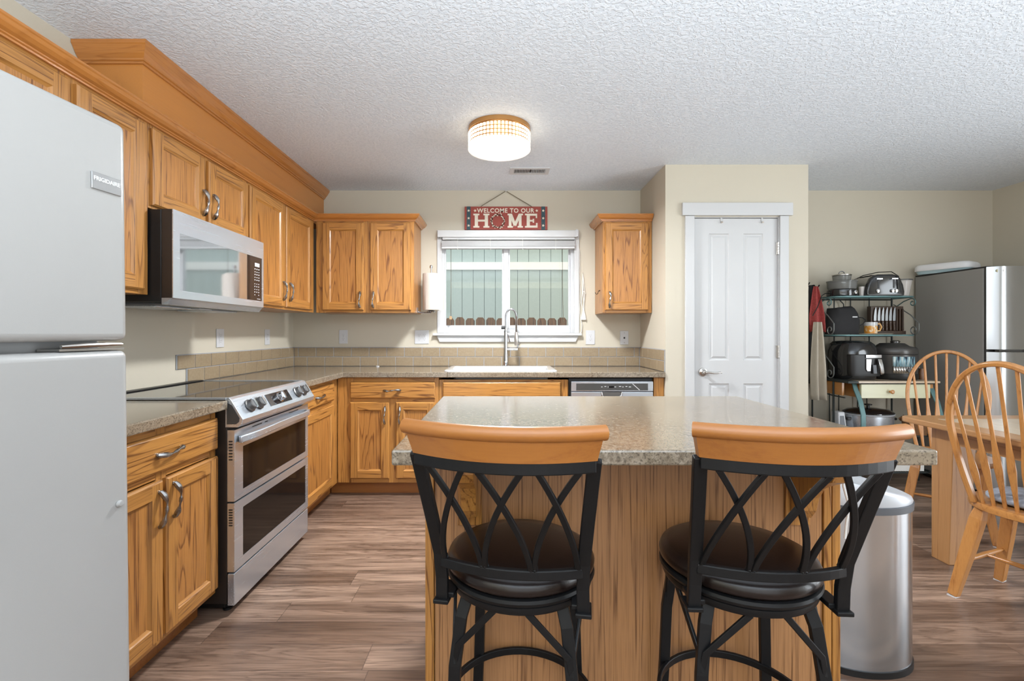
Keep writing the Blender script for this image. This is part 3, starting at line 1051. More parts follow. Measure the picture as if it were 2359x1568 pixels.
for r in range(10):
    for c in range(3):
        if r == 9 and c == 1: continue
        y = 2.672 + c * .021
        z = 1.560 - r * .0155 - (.006 if r > 4 else 0)
        wd = .0095 if r < 5 else .006
        mb.box(MX - .0012, MX - .0007, y, y + wd, z, z + (.0045 if r % 2 else .006), KEY)
mb.box(MX - .0012, MX - .0007, 2.70, 2.735, 1.394, 1.3965, KEY)
mb.build('keypad', cp, smooth=False)
mb = MB()
mb.box(MX - .0012, MX - .0006, 2.676, 2.724, 1.578, 1.598, m_emit('blue_display', (.20, .34, .75), .55))
mb.build('display', cp, smooth=False)
mb = MB()
mb.box(XL + .03, -1.45, MY0 + .03, MY1 - .03, 1.322, 1.3318, GREYPLASTIC)
mb.box(-1.70, -1.52, MY0 + .06, MY0 + .30, 1.314, 1.322, STEEL)
mb.box(-1.70, -1.52, MY1 - .30, MY1 - .06, 1.314, 1.322, STEEL)
mb.box(-1.60, -1.50, 2.34, 2.44, 1.316, 1.322, VINYL)
mb.build('vent_plate', mw, smooth=False, bevel=.002)

# ---- slide-in range
rg = thing('range', 'stainless slide-in electric range with double oven doors', 'stove', (-1.5, 2.395, 0))
RY0, RY1, RX_ = 2.016, 2.776, -1.143
mb = MB()
mb.box(XL + .03, -1.176, RY0, RY1, .045, .898, BROWNBLACK)
mb.box(XL + .08, -1.20, RY0 + .03, RY1 - .03, .012, .045, BLACK)
mb.build('body', rg, smooth=False, bevel=.002)
for y in (RY0 + .05, RY1 - .05):
    for x in (-1.20, -1.74):
        mb = MB()
        mb.lathe([(0, 0), (.02, 0), (.02, .008), (.012, .012), (.012, .045), (0, .045)], BLACK, (x, y, 0), 14)
        mb.build('foot', rg)
mb = MB()
mb.box(XL + .018, -1.180, RY0 + .012, RY1 - .012, .905, .921, BLACKGLASS)
mb.box(XL + .018, -1.75, RY0 + .012, RY1 - .012, .921, .9265, BLACK)
mb.build('cooktop', rg, smooth=False, bevel=.0015)
for a, b in ((RY0 - .003, RY0 + .011), (RY1 - .011, RY1 + .003)):
    mb = MB()
    mb.box(XL + .018, -1.178, a, b, .9155, .925, VINYL if False else STEELX)
    mb.build('side_trim', rg, smooth=False, bevel=.0015)
# sloped control panel: side profile swept along Y
prof = [(-1.182, .798), (-1.128, .798), (-1.110, .812), (-1.106, .832), (-1.158, .917), (-1.166, .924), (-1.182, .924)]
mb = MB()
mb.rings([[(x, RY0 - .001, z) for x, z in prof], [(x, RY1 + .001, z) for x, z in prof]], STEEL)
cpn = mb.build('control_panel', rg, smooth=False, bevel=.002)
mb = MB()
ins = [(-1.174, .812), (-1.135, .812), (-1.122, .822), (-1.120, .838), (-1.152, .892), (-1.174, .905)]
mb.prism([(x, z) for x, z in ins], -.0006, .0012, CHARCOAL, Matrix(((1, 0, 0, 0), (0, 0, 1, RY0 - .0018), (0, 1, 0, 0), (0, 0, 0, 1))))
mb.build('end_cap', cpn, smooth=False)
nv = Vector((.085, 0, .052)).normalized()                       # panel face normal
fv = Vector((-.052, 0, .085)).normalized()                      # up the slope
cmid = Vector((-1.132, 0, .8745))
MP = lambda y, up=0.0: Matrix(((0, fv.x, nv.x, cmid.x + fv.x * up), (1, 0, 0, y), (0, fv.z, nv.z, cmid.z + fv.z * up), (0, 0, 0, 1)))
mb = MB()
q = MP(2.395)
mb.box(-.115, .115, -.031, .031, .0004, .0022, BLACKGLASS, q)
mb.build('display', cpn, smooth=False)
for y in (2.115, 2.190, 2.395, 2.600, 2.675):
    mb = MB()
    M_ = MP(y)
    sc = .9 if y == 2.395 else 1.0
    c0 = M_ @ Vector((0, 0, .0022))
    r3 = M_.to_3x3().to_4x4()
    mb.lathe([(0, 0), (.030 * sc, 0), (.030 * sc, .004), (.025 * sc, .007), (.024 * sc, .024), (.021 * sc, .027), (0, .0275)], DARKSTEEL if y != 2.395 else CHROME, c0, 26, r3)
    mb.box(-.0055, .0055, -.023 * sc, .023 * sc, .026, .034, CHROME, M_)
    mb.build('knob', cpn)
XD0, XD1 = -1.1735, RX_
for nm, z0, z1, wz0, wz1 in (('upper', .482, .786, .515, .703), ('lower', .182, .474, .222, .436)):
    mb = MB()
    wy0, wy1 = 2.083, 2.742
    mb.box(XD0, XD1 - .004, RY0, RY1, z0, z1, STEELZ)
    for a, b, c, d in ((RY0, wy0, z0, z1), (wy1, RY1, z0, z1), (wy0, wy1, z0, wz0), (wy0, wy1, wz1, z1)):
        mb.box(XD1 - .004, XD1, a, b, c, d, STEEL)
    dd = mb.build('oven_door', rg, smooth=False)
    mb = MB()
    mb.box(XD1 - .004, XD1 - .0012, wy0, wy1, wz0, wz1, OVENGLASS)
    mb.build('window', dd, smooth=False)
    mb = MB()
    for k in range(7):
        zz = (z1 - .05 - k * .013) if nm == 'upper' else (z1 - .03 - k * .011)
        mb.box(XD0 + .007, XD1 - .008, RY0 - .0012, RY0 + .001, zz, zz + .005, BLACK)
    mb.build('vent', dd, smooth=False)
    if nm == 'upper':
        mb = MB()
        path = []
        for k in range(17):
            t = -1 + 2 * k / 16
            y = 2.396 + t * .360
            path.append((XD1 + .012 + .036 * (1 - abs(t) ** 4), y, .742 + .012 * (1 - t * t)))
        mb.bar(path, .030, .016, STEEL, up=(0, 0, 1))
        for y in (2.052, 2.740): mb.box(XD1, XD1 + .022, y - .012, y + .012, .730, .757, CHARCOAL)
        mb.build('handle', dd, bevel=.004)
        mb = MB()
        for y0, y1 in ((2.16, 2.245), (2.275, 2.30), (2.53, 2.645)):
            mb.box(XD1 - .0002, XD1 + .0008, y0, y1, .7715, .7755, BLACK)
        mb.build('vent', dd, smooth=False)
mb = MB()
mb.box(XD0, XD1, RY0, RY1, .038, .174, STEEL)
mb.build('drawer', rg, smooth=False, bevel=.003)

# ---- dishwasher
dw = thing('dishwasher', 'stainless dishwasher with dark control strip beside the sink cabinet', 'dishwasher', (.80, 3.75, 0))
mb = MB()
mb.box(.488, 1.106, 3.50, YB - .01, .10, .866, BLACK)
mb.box(.52, 1.08, 3.54, YB - .02, 0, .10, BLACK)
mb.build('body', dw, smooth=False)
mb = MB()
mb.box(.502, 1.100, 3.462, 3.499, .115, .770, STEELX)
dd = mb.build('door', dw, smooth=False, bevel=.003)
mb = MB()
mb.box(.502, 1.100, 3.460, 3.499, .774, .846, STEELX)
dc = mb.build('control_panel', dw, smooth=False, bevel=.003)
mb = MB()
mb.box(.538, 1.062, 3.458, 3.4605, .782, .832, CHARCOAL)
mb.build('display', dc, smooth=False)
mb = MB()
for k in range(9):
    x = .72 + k * .024 + (.01 if k > 4 else 0)
    mb.box(x, x + .010 + .003 * (k % 3), 3.4572, 3.4581, .805 + .003 * (k % 2), .809 + .003 * (k % 2), KEY)
mb.box(.775, .815, 3.4572, 3.4581, .800, .814, BLACKGLASS)
mb.poly([(.946, 3.4575, .830), (.952, 3.4575, .830), (1.004, 3.4575, .784), (.998, 3.4575, .784)], KEY)
mb.build('button', dc, smooth=False)
mb = MB()
mb.box(.722, .872, 3.4605, 3.464, .728, .7695, DARKSTEEL)
mb.tube([(.722, 3.459, .7695), (.728, 3.457, .742), (.745, 3.456, .731), (.797, 3.456, .729), (.850, 3.456, .731), (.866, 3.457, .742), (.872, 3.459, .7695)], .0045, CHROME, 8)
mb.build('handle', dd)

# ---- sink and faucet
sk = thing('kitchen_sink', 'white drop-in sink below the window', 'sink', (-.015, 3.755, .914))
mb = MB()
ox0, ox1, oy0, oy1 = -.435, .405, 3.485, 4.005


def rrect(x0, x1, y0, y1, r, z, n=5):
    out = []
    for cx, cy, a in ((x1 - r, y1 - r, 0), (x0 + r, y1 - r, 90), (x0 + r, y0 + r, 180), (x1 - r, y0 + r, 270)):
        for k in range(n + 1):
            t = R(a + 90 * k / n)
            out.append((cx + r * math.cos(t), cy + r * math.sin(t), z))
    return out


mb.rings([rrect(ox0, ox1, oy0, oy1, .04, .9145), rrect(ox0, ox1, oy0, oy1, .04, .921), rrect(ox0 + .008, ox1 - .008, oy0 + .008, oy1 - .008, .036, .9265),
          rrect(SX0 + .012, SX1 - .012, SY0 + .012, SY1 - .055, .05, .925), rrect(SX0 + .022, SX1 - .022, SY0 + .022, SY1 - .065, .05, .915),
          rrect(SX0 + .04, SX1 - .04, SY0 + .04, SY1 - .08, .06, .76), rrect(SX0 + .06, SX1 - .06, SY0 + .06, SY1 - .10, .05, .745)], PORCELAIN, caps=False)
mb.poly(rrect(SX0 + .06, SX1 - .06, SY0 + .06, SY1 - .10, .05, .745), PORCELAIN)
mb.build('basin', sk)
mb = MB()
mb.lathe([(0, .746), (.04, .746), (.042, .749), (.03, .750), (0, .7485)], CHROME, (-.015, 3.74, 0), 20)
mb.build('drain', sk)
fc = thing('faucet', 'chrome spring pull-down faucet behind the sink', 'faucet', (.026, 3.955, .926))
fx, fy = .026, 3.955
mb = MB()
mb.lathe([(0, .9262), (.030, .9262), (.031, .930), (.024, .938), (.021, .975), (.019, 1.02), (.0165, 1.05), (.0165, 1.215), (.0125, 1.22), (.0125, 1.245), (0, 1.246)], CHROME, (fx, fy, 0), 22)
mb.build('base', fc)
mb = MB()
# spring hose: riser, arch, drop
path, rad = [], []
cx, cz, ra = fx + .044, 1.335, .044
pts = [(fx, fy, 1.236 + .099 * k / 12) for k in range(13)]
pts += [(cx - ra * math.cos(R(180 * k / 20)), fy - .010 * k / 20, cz + .066 * math.sin(R(180 * k / 20))) for k in range(1, 21)]
pts += [(fx + .088, fy - .010, cz - .125 * k / 14) for k in range(1, 15)]
mb.tube(pts, .0062, CHROME, 8)
fr_ = MB.frames(pts, False)
L = [0]
for a, b in zip(pts, pts[1:]): L.append(L[-1] + (Vector(a) - Vector(b)).length)
coil = []
N = 620
for k in range(N + 1):
    s = L[-1] * k / N
    i = max(j for j in range(len(L)) if L[j] <= s + 1e-9)
    i = min(i, len(pts) - 2)
    t = (s - L[i]) / (L[i + 1] - L[i])
    p = Vector(pts[i]).lerp(Vector(pts[i + 1]), t)
    sv = fr_[i][2].lerp(fr_[i + 1][2], t)
    qv = fr_[i][3].lerp(fr_[i + 1][3], t)
    a = 2 * math.pi * s / .0068
    coil.append(p + sv * math.cos(a) * .0092 + qv * math.sin(a) * .0092)
mb.tube(coil, .0018, CHROME, 5)
mb.build('spring_hose', fc)
mb = MB()
hx_, hy_ = fx + .088, fy - .010
mb.lathe([(0, 0), (.013, 0), (.017, .012), (.0175, .06), (.014, .10), (.010, .112), (0, .113)], NICKEL, (hx_, hy_, 1.098), 20)
mb.build('spray_head', fc)
mb = MB()
mb.tube([(fx, fy, 1.065), (fx + .10, fy - .012, 1.065)], [.011, .010], CHROME, 12)
mb.tube([(fx + .088, fy - .010, 1.06), (fx + .102, fy - .014, 1.095), (fx + .116, fy - .016, 1.112), (fx + .104, fy - .016, 1.135)], .005, CHROME, 8)
mb.tube([(fx + .018, fy, 1.19), (fx + .034, fy - .02, 1.125)], [.003, .005], CHROME, 8)
mb.lathe([(0, -.016), (.014, -.016), (.014, .016), (0, .016)], BLACK, (fx - .022, fy, 1.247), 16, RY(90))
mb.build('holder_arm', fc)

# ================================================================== THINGS ON THE WALLS AND CEILING
def wall_plate(P, u, z, w, h, kind, lab, group):
    t = thing('wall_outlet' if kind != 'phone' else 'cable_jack', lab, 'outlet', P(u, 0, z), group=group)
    mb = MB()
    mb.pbox(P, u - w / 2, u + w / 2, .0005, .006, z - h / 2, z + h / 2, VINYL)
    mb.build('cover_plate', t, smooth=False, bevel=.002)
    n = 2 if kind == 'double' else 1
    for k in range(n):
        uu = u + (k - (n - 1) / 2) * .046
        mb = MB()
        if kind == 'phone':
            mb.pbox(P, uu - .007, uu + .007, .006, .0075, z - .008, z + .006, BLACK)
            for dz in (.042, -.042): mb.pbox(P, uu - .003, uu + .003, .006, .007, z + dz - .003, z + dz + .003, SEAL)
        elif kind == 'switch':
            mb.pbox(P, uu - .012, uu + .012, .006, .008, z - .026, z + .026, VINYL)
            mb.pbox(P, uu - .003, uu + .003, .008, .0085, z - .02, z - .014, SEAL)
            mb.pbox(P, uu - .003, uu + .003, .008, .0085, z + .014, z + .02, SEAL)
        else:
            mb.pbox(P, uu - .0165, uu + .0165, .006, .0075, z - .034, z + .034, VINYL)
            for dz in (.018, -.018):
                mb.pbox(P, uu - .008, uu - .006, .0075, .0079, z + dz - .002, z + dz + .007, SEAL)
                mb.pbox(P, uu + .006, uu + .008, .0075, .0079, z + dz - .002, z + dz + .007, SEAL)
                mb.pbox(P, uu - .003, uu + .003, .0075, .0079, z + dz - .011, z + dz - .006, SEAL)
            mb.pbox(P, uu - .002, uu + .002, .0075, .0079, z - .002, z + .002, SEAL)
        mb.build('socket', t, smooth=False)


GO = 'wall outlets above the backsplash'
PLw, PBw = PL(XL), PB(YB)
wall_plate(PLw, 3.024, 1.168, .080, .118, 'outlet', 'white outlet on the left wall above the range backsplash', GO)
wall_plate(PLw, 3.63, 1.170, .072, .118, 'switch', 'white switch plate on the left wall near the inside corner', GO)
wall_plate(PBw, -1.376, 1.168, .074, .118, 'outlet', 'white outlet on the back wall under the two-door corner cabinet', GO)
wall_plate(PBw, -.698, 1.166, .122, .118, 'double', 'wide double white outlet just left of the window sill', GO)
wall_plate(PBw, .757, 1.163, .078, .122, 'outlet', 'white outlet just right of the window sill', GO)
wall_plate(PBw, 1.050, 1.160, .072, .118, 'phone', 'white cable jack plate under the narrow right cabinet', GO)

# ---- window blind
bl = thing('window_blind', 'white horizontal blind drawn up at the top of the kitchen window', 'blind', (.045, YB - .03, 1.93))
mb = MB()
mb.box(-.555, .632, YB - .062, YB - .052, 2.018, 2.076, WHITE)
mb.box(-.555, -.545, YB - .052, YB - .016, 2.018, 2.076, WHITE)
mb.box(.622, .632, YB - .052, YB - .016, 2.018, 2.076, WHITE)
mb.build('valance', bl, smooth=False, bevel=.002)
mb = MB()
mb.box(.622, .642, YB - .064, YB - .016, 2.022, 2.080, VINYL)
mb.box(.640, .6425, YB - .066, YB - .016, 2.030, 2.084, NICKEL)
mb.box(.623, .6425, YB - .066, YB - .016, 2.081, 2.084, NICKEL)
mb.build('bracket', bl, smooth=False)
mb = MB()
mb.box(-.515, .615, YB - .046, YB + .004, 2.0, 2.035, WHITE)
mb.build('head_rail', bl, smooth=False)
SLAT = plain('blind_slat', (.50, .495, .495), .45, var=.02)
for k in range(13):
    mb = MB()
    z = 1.942 + k * .0036
    path = [(x, 0, 0) for x in (-.522, .617)]
    dx = .004 * random.uniform(-1, 1)
    mb.rings([[(x + dx, YB - .050, z), (x + dx, YB - .025, z + .0022), (x + dx, YB, z), (x + dx, YB, z + .0026), (x + dx, YB - .025, z + .0046), (x + dx, YB - .050, z + .0026)] for x in (-.522, .617)], SLAT)
    mb.build('slat', bl, smooth=False)
mb = MB()
mb.box(-.522, .617, YB - .050, YB, 1.922, 1.940, WHITE)
mb.build('bottom_rail', bl, smooth=False, bevel=.003)
for x in (-.385, -.105, .172, .452):
    mb = MB()
    mb.tube([(x, YB - .052, 1.925), (x, YB - .052, 2.0)], .0016, WHITECORD, 5)
    mb.tube([(x, YB - .0515, 1.925), (x, YB - .052, 1.915), (x + .003, YB - .046, 1.912)], .0016, WHITECORD, 5)
    mb.build('ladder_cord', bl)
DC = plain('dark_cord', (.10, .085, .055), .7)
mb = MB()
mb.tube([(-.445, YB - .030, 2.0), (-.443, YB - .028, 1.6), (-.446, YB - .028, 1.345)], .0022, DC, 6)
mb.box(-.457, -.435, YB - .036, YB - .020, 1.318, 1.345, CARD)
mb.build('tilt_wand', bl)
mb = MB()
mb.tube([(.512, YB - .030, 1.93), (.514, YB - .028, 1.6), (.521, YB - .028, 1.29)], .0022, DC, 6)
mb.build('lift_cord', bl)

cb = thing('cord_bundle', 'bundle of white blind cord hanging beside the right window casing', 'cord', (.69, YB - .01, 1.5))
mb = MB()
cx = .692
mb.tube([(.640, YB - .02, 2.0), (.664, YB - .012, 1.90), (.668, YB - .012, 1.5), (.662, YB - .012, 1.38), (.684, YB - .014, 1.27), (.676, YB - .02, 1.21), (.664, YB - .03, 1.203)], .0024, WHITECORD, 6)
mb.build('long_cord', cb)
mb = MB()
for k, (dx, b) in enumerate(((-.010, .005), (.004, -.004), (.013, .004))):
    mb.tube([(cx, YB - .010, 1.71), (cx + dx * .6, YB - .013, 1.64), (cx + dx + b, YB - .014, 1.55), (cx + dx - b, YB - .014, 1.46), (cx + dx * .4 + .004, YB - .014, 1.40)], .0028, WHITECORD, 6)
mb.tube([(cx - .006, YB - .013, 1.56), (cx + .012, YB - .015, 1.555), (cx + .02, YB - .013, 1.54)], .005, WHITECORD, 6)
for dx in (-.016, -.004, .010, .018):
    mb.tube([(cx + .004, YB - .014, 1.41), (cx + .004 + dx * .6, YB - .016, 1.36), (cx + .002 + dx, YB - .015, 1.315)], [.005, .005, .0085], WHITECORD, 7)
mb.build('bundle', cb)
mb = MB()
mb.tube([(cx, YB - .0005, 1.715), (cx, YB - .012, 1.715), (cx, YB - .014, 1.722)], .0022, NICKEL, 6)
mb.build('nail', cb)

# ---- hanging sign
sg = thing('hanging_sign', 'barn red sign reading WELCOME TO OUR HOME hung above the window', 'sign', (.03, YB - .01, 2.09))
s0, s1, z0, z1 = -.327, .385, 2.088, 2.288
yf = YB - .022
mb = MB()
mb.box(s0, s1, yf, YB - .004, z0, z1, SIGNRED)
bd = mb.build('board', sg, smooth=False, bevel=.002)
for a in (s0 + .018, s1 - .053):
    mb = MB()
    mb.box(a, a + .033, yf - .0012, yf, z0, z1, SIGNBLUE)
    mb.build('stripe', bd, smooth=False)


def star(c, r, rot=0):
    return [(c[0] + (r if k % 2 == 0 else r * .42) * math.sin(R(36 * k + rot)), c[1] + (r if k % 2 == 0 else r * .42) * math.cos(R(36 * k + rot))) for k in range(10)]


MS = TR(0, yf, 0) @ RX(90)
mb = MB()
for a in (s0 + .0345, s1 - .0365):
    for zz in (2.252, 2.187, 2.124): mb.prism(star((a, zz), .0135, 12), .0012, .0026, SIGNCREAM, MS)
for a in (s0 + .090, s1 - .092): mb.prism(star((a, 2.252), .0145, -10), 0, .0024, SIGNCREAM, MS)
mb.build('star', bd, smooth=False)
text('lettering', 'WELCOME TO OUR', .052, TR(*(-sg.location)) @ TR(.025, yf - .0012, 2.251) @ RX(90), SIGNCREAM, bd, .0012, .0011, 1.1, sx=.98)
mb = MB()


def rect(a, b, c, d): mb.prism([(a, c), (b, c), (b, d), (a, d)], 0, .003, SIGNCREAM, MS)


lz0, lz1 = 2.106, 2.226
sf_ = .014
# H
def H_(x, w):
    for a in (x, x + w - .052):
        rect(a + .012, a + .040, lz0, lz1)
        rect(a, a + .012, lz0, lz0 + sf_); rect(a + .040, a + .052, lz0, lz0 + sf_)
        rect(a, a + .012, lz1 - sf_, lz1); rect(a + .040, a + .052, lz1 - sf_, lz1)
    rect(x + .040, x + w - .040, 2.158, 2.174)


H_(-.252, .138)
mb.build('letter', bd, smooth=False)
mb = MB()
# M
mx, mw_ = .042, .132
for a in (mx, mx + mw_ - .046):
    rect(a + .010, a + .034, lz0, lz1)
    rect(a, a + .010, lz0, lz0 + sf_); rect(a + .034, a + .046, lz0, lz0 + sf_)
rect(mx, mx + .010, lz1 - sf_, lz1); rect(mx + mw_ - .012, mx + mw_ - .0, lz1 - sf_, lz1)
mb.prism([(mx + .012, lz1), (mx + .038, lz1), (mx + mw_ / 2 + .006, lz0 + .032), (mx + mw_ / 2 - .012, lz0 + .010)], 0, .0034, SIGNCREAM, MS)
mb.prism([(mx + mw_ - .012, lz1), (mx + mw_ - .036, lz1), (mx + mw_ / 2 - .010, lz0 + .032), (mx + mw_ / 2 + .006, lz0 + .010)], 0, .0038, SIGNCREAM, MS)
mb.build('letter', bd, smooth=False)
mb = MB()
# E
ex = .192
rect(ex + .014, ex + .042, lz0, lz1)
rect(ex, ex + .014, lz0, lz0 + sf_); rect(ex, ex + .014, lz1 - sf_, lz1)
for zz, ln in ((lz0, .108), (lz1 - .018, .104), (2.158, .078)):
    rect(ex + .042, ex + ln, zz, zz + .018 if zz != 2.158 else zz + .014)
rect(ex + .094, ex + .108, lz0 + .018, lz0 + .040)
rect(ex + .092, ex + .104, lz1 - .038, lz1 - .018)
rect(ex + .066, ex + .078, 2.148, 2.158); rect(ex + .066, ex + .078, 2.172, 2.182)
mb.build('letter', bd, smooth=False)
mb = MB()
TWIG = plain('wreath_twig', (.045, .035, .02), .8)
wc = (-.041, 2.163)
for rr in (.050, .055, .059):
    mb.tube([(wc[0] + (rr + .004 * math.sin(k * 2.1 + rr * 900)) * math.cos(R(k * 12)), yf - .003, wc[1] + (rr + .004 * math.cos(k * 1.7 + rr * 500)) * math.sin(R(k * 12))) for k in range(30)], .0018, TWIG, 5, closed=True)
for k in range(34):
    a = R(k * 360 / 34 + random.uniform(-4, 4))
    rr = .055 + random.uniform(-.011, .012)
    mb.sphere((wc[0] + rr * math.cos(a), yf - .005, wc[1] + rr * math.sin(a)), random.uniform(.0038, .0068), SIGNCREAM, 7)
mb.build('wreath', bd)
mb = MB()
pk = (.028, YB - .006, ZC - .006)
mb.tube([(-.192, yf + .006, z1 - .01), (-.185, yf + .004, z1 + .004), pk, (.245, yf + .004, z1 + .004), (.255, yf + .006, z1 - .01)], .0038, TWINE, 7)
mb.sphere((pk[0], YB - .006, pk[2] - .001), .006, NICKEL, 8)
mb.build('hanging_cord', sg)

# ---- paper towels on a holder fixed to the cabinet side
hd = thing('paper_towel_holder', 'chrome upright paper towel holder on the cabinet side by the window', 'holder', (-.60, 3.9, 1.55))
px_, py_ = -.590, 3.905
mb = MB()
mb.tube([(px_, py_, 1.372), (px_, py_, 1.735)], .006, CHROME, 10)
mb.lathe([(0, 1.735), (.012, 1.735), (.013, 1.750), (.008, 1.760), (0, 1.761)], CHROME, (px_, py_, 0), 14)
mb.lathe([(0, 1.372), (.035, 1.372), (.036, 1.378), (.02, 1.386), (0, 1.387)], CHROME, (px_, py_, 0), 18)
mb.tube([(px_, py_, 1.368), (-.66, py_, 1.368), (-.7035, py_, 1.375)], .006, CHROME, 8)
mb.box(-.7043, -.699, py_ - .02, py_ + .02, 1.366, 1.41, CHROME)
mb.build('rod', hd)
mb = MB()
rr = .068
sp_ = [(rr + .0004 * k / 9) for k in range(40)]
mb.lathe([(.02, 1.388), (rr - .002, 1.388), (rr, 1.391), (rr, 1.687), (rr - .002, 1.690), (.02, 1.690), (.02, 1.388)], PAPER, (px_, py_, 0), 40)
tr = mb
fl = [(px_ + rr * math.cos(R(a)), py_ + (rr + .0012) * math.sin(R(a))) for a in range(-150, -20, 10)]
fl = [(px_ + (rr + .0015) * math.cos(R(a)), py_ + (rr + .0015) * math.sin(R(a))) for a in range(-120, -10, 10)] + [(px_ + rr + .012, py_ - .004), (px_ + rr + .026, py_ + .004), (px_ + rr + .040, py_ + .006)]
for (a, b), (c, d) in zip(fl, fl[1:]):
    mb.poly([(a, b, 1.391), (c, d, 1.391 - (.006 if c > px_ + rr else 0)), (c, d, 1.687), (a, b, 1.687)], PAPER)
tag(mb.build('paper_towel_roll', at=(px_, py_, 1.388)), 'white paper towel roll on the holder left of the window', 'paper towel')

# ---- ceiling light
cl = thing('ceiling_light', 'round flush ceiling light banded with crystal beads', 'lamp', (-.02, 2.85, ZC))
lc = (-.02, 2.85)
lr = .186
GLOW = m_emit('warm_diffuser', (.93, .97, 1.0), 185)
BEAD = m_emit('lit_crystal', (1.0, .88, .66), 1.25)
mb = MB()
mb.lathe([(0, ZC - .0005), (lr, ZC - .0005), (lr, ZC - .026), (lr - .006, ZC - .028), (0, ZC - .028)], BRONZE, (*lc, 0), 56)
mb.build('canopy', cl)
mb = MB()
nb, rows = 52, 4
z_top, rh = ZC - .030, .0225
for r in range(rows):
    zc_ = z_top - rh * (r + .5)
    for k in range(nb):
        a = 2 * math.pi * k / nb
        M_ = TR(lc[0] + (lr - .005) * math.cos(a), lc[1] + (lr - .005) * math.sin(a), zc_) @ Matrix.Rotation(a, 4, 'Z')
        w_, h_ = .0076, .0080
        o_ = [(-.004, -w_, -h_), (-.004, w_, -h_), (-.004, w_, h_), (-.004, -w_, h_)]
        i_ = [(.006, -w_ * .6, -h_ * .6), (.006, w_ * .6, -h_ * .6), (.006, w_ * .6, h_ * .6), (.006, -w_ * .6, h_ * .6)]
        mb.rings([[M_ @ Vector(p) for p in o_], [M_ @ Vector(p) for p in i_]], BEAD)
mb.build('crystal_band', cl, smooth=False)
mb = MB()
for r in range(rows + 1):
    zc_ = z_top - rh * r
    mb.tube([(lc[0] + (lr - .005) * math.cos(2 * math.pi * k / nb), lc[1] + (lr - .005) * math.sin(2 * math.pi * k / nb), zc_) for k in range(nb)], .0020, BRONZE, 5, closed=True)
for k in range(nb):
    a = 2 * math.pi * (k + .5) / nb
    x, y = lc[0] + (lr - .006) * math.cos(a), lc[1] + (lr - .006) * math.sin(a)
    mb.tube([(x, y, z_top), (x, y, z_top - rh * rows)], .0016, BRONZE, 4)
mb.build('wire_cage', cl)
mb = MB()
zb = z_top - rh * rows
mb.lathe([(lr - .010, zb + .004), (lr + .001, zb + .004), (lr + .002, zb - .010), (lr - .006, zb - .012), (lr - .012, zb - .010)], m_emit('lit_rim', (1.0, .90, .74), .55), (*lc, 0), 56)
mb.build('rim', cl)
mb = MB()
mb.lathe([(lr - .012, zb - .008), (lr - .014, zb - .004), (lr - .030, zb + .030)], plain('inner_shade', (.86, .80, .68), .5), (*lc, 0), 56)
mb.lathe([(0, zb + .026), (lr - .022, zb + .026), (lr - .024, zb + .022), (0, zb + .0215)], GLOW, (*lc, 0), 56)
mb.build('diffuser', cl)
mb = MB()
mb.lathe([(0, zb + .034), (lr - .012, zb + .034), (lr - .012, zb + .036), (0, zb + .036)], VINYL, (*lc, 0), 40)  # unseen plate added above the diffuser to keep its light off the ceiling
mb.build('light_stop', cl)
mb = MB()
mb.lathe([(lr - .010, zb + .004), (lr - .010, ZC - .028), (lr - .012, ZC - .028), (lr - .012, zb + .004)], plain('gold_lining', (.30, .18, .06), .35, .3), (*lc, 0), 56)
mb.build('drum', cl)

# ---- ceiling register
vt = thing('ceiling_vent', 'small white air register in the ceiling behind the lamp', 'vent', (.205, 3.585, ZC))
mb = MB()
vx0, vx1, vy0, vy1 = .056, .352, 3.515, 3.655
mb.box(vx0, vx0 + .030, vy0, vy1, ZC - .008, ZC - .0005, VINYL)
mb.box(vx1 - .030, vx1, vy0, vy1, ZC - .008, ZC - .0005, VINYL)
mb.box(vx0 + .03, vx1 - .03, vy0, vy0 + .028, ZC - .008, ZC - .0005, VINYL)
mb.box(vx0 + .03, vx1 - .03, vy1 - .028, vy1, ZC - .008, ZC - .0005, VINYL)
mb.box(vx0 + .03, vx1 - .03, vy0 + .028, vy1 - .028, ZC - .0012, ZC - .0006, BLACK)
mb.build('frame', vt, smooth=False)
mb = MB()
for k in range(20):
    x = vx0 + .036 + k * .0118
    if k == 10: continue
    mb.bar([(x, vy0 + .028, ZC - .005), (x, vy1 - .028, ZC - .005)], .008, .0026, VINYL, up=(.5 if k < 10 else -.5, 0, 1))
mb.build('louver', vt, smooth=False)
# little cap left on the counter
mb = MB()
mb.lathe([(0, 0), (.014, 0), (.014, .006), (.011, .008), (0, .008)], VINYL, (-1.065, 4.03, .9142), 16)
tag(mb.build('bottle_cap', at=(-1.065, 4.03, .914)), 'tiny white cap lying on the counter against the tile backsplash', 'cap')
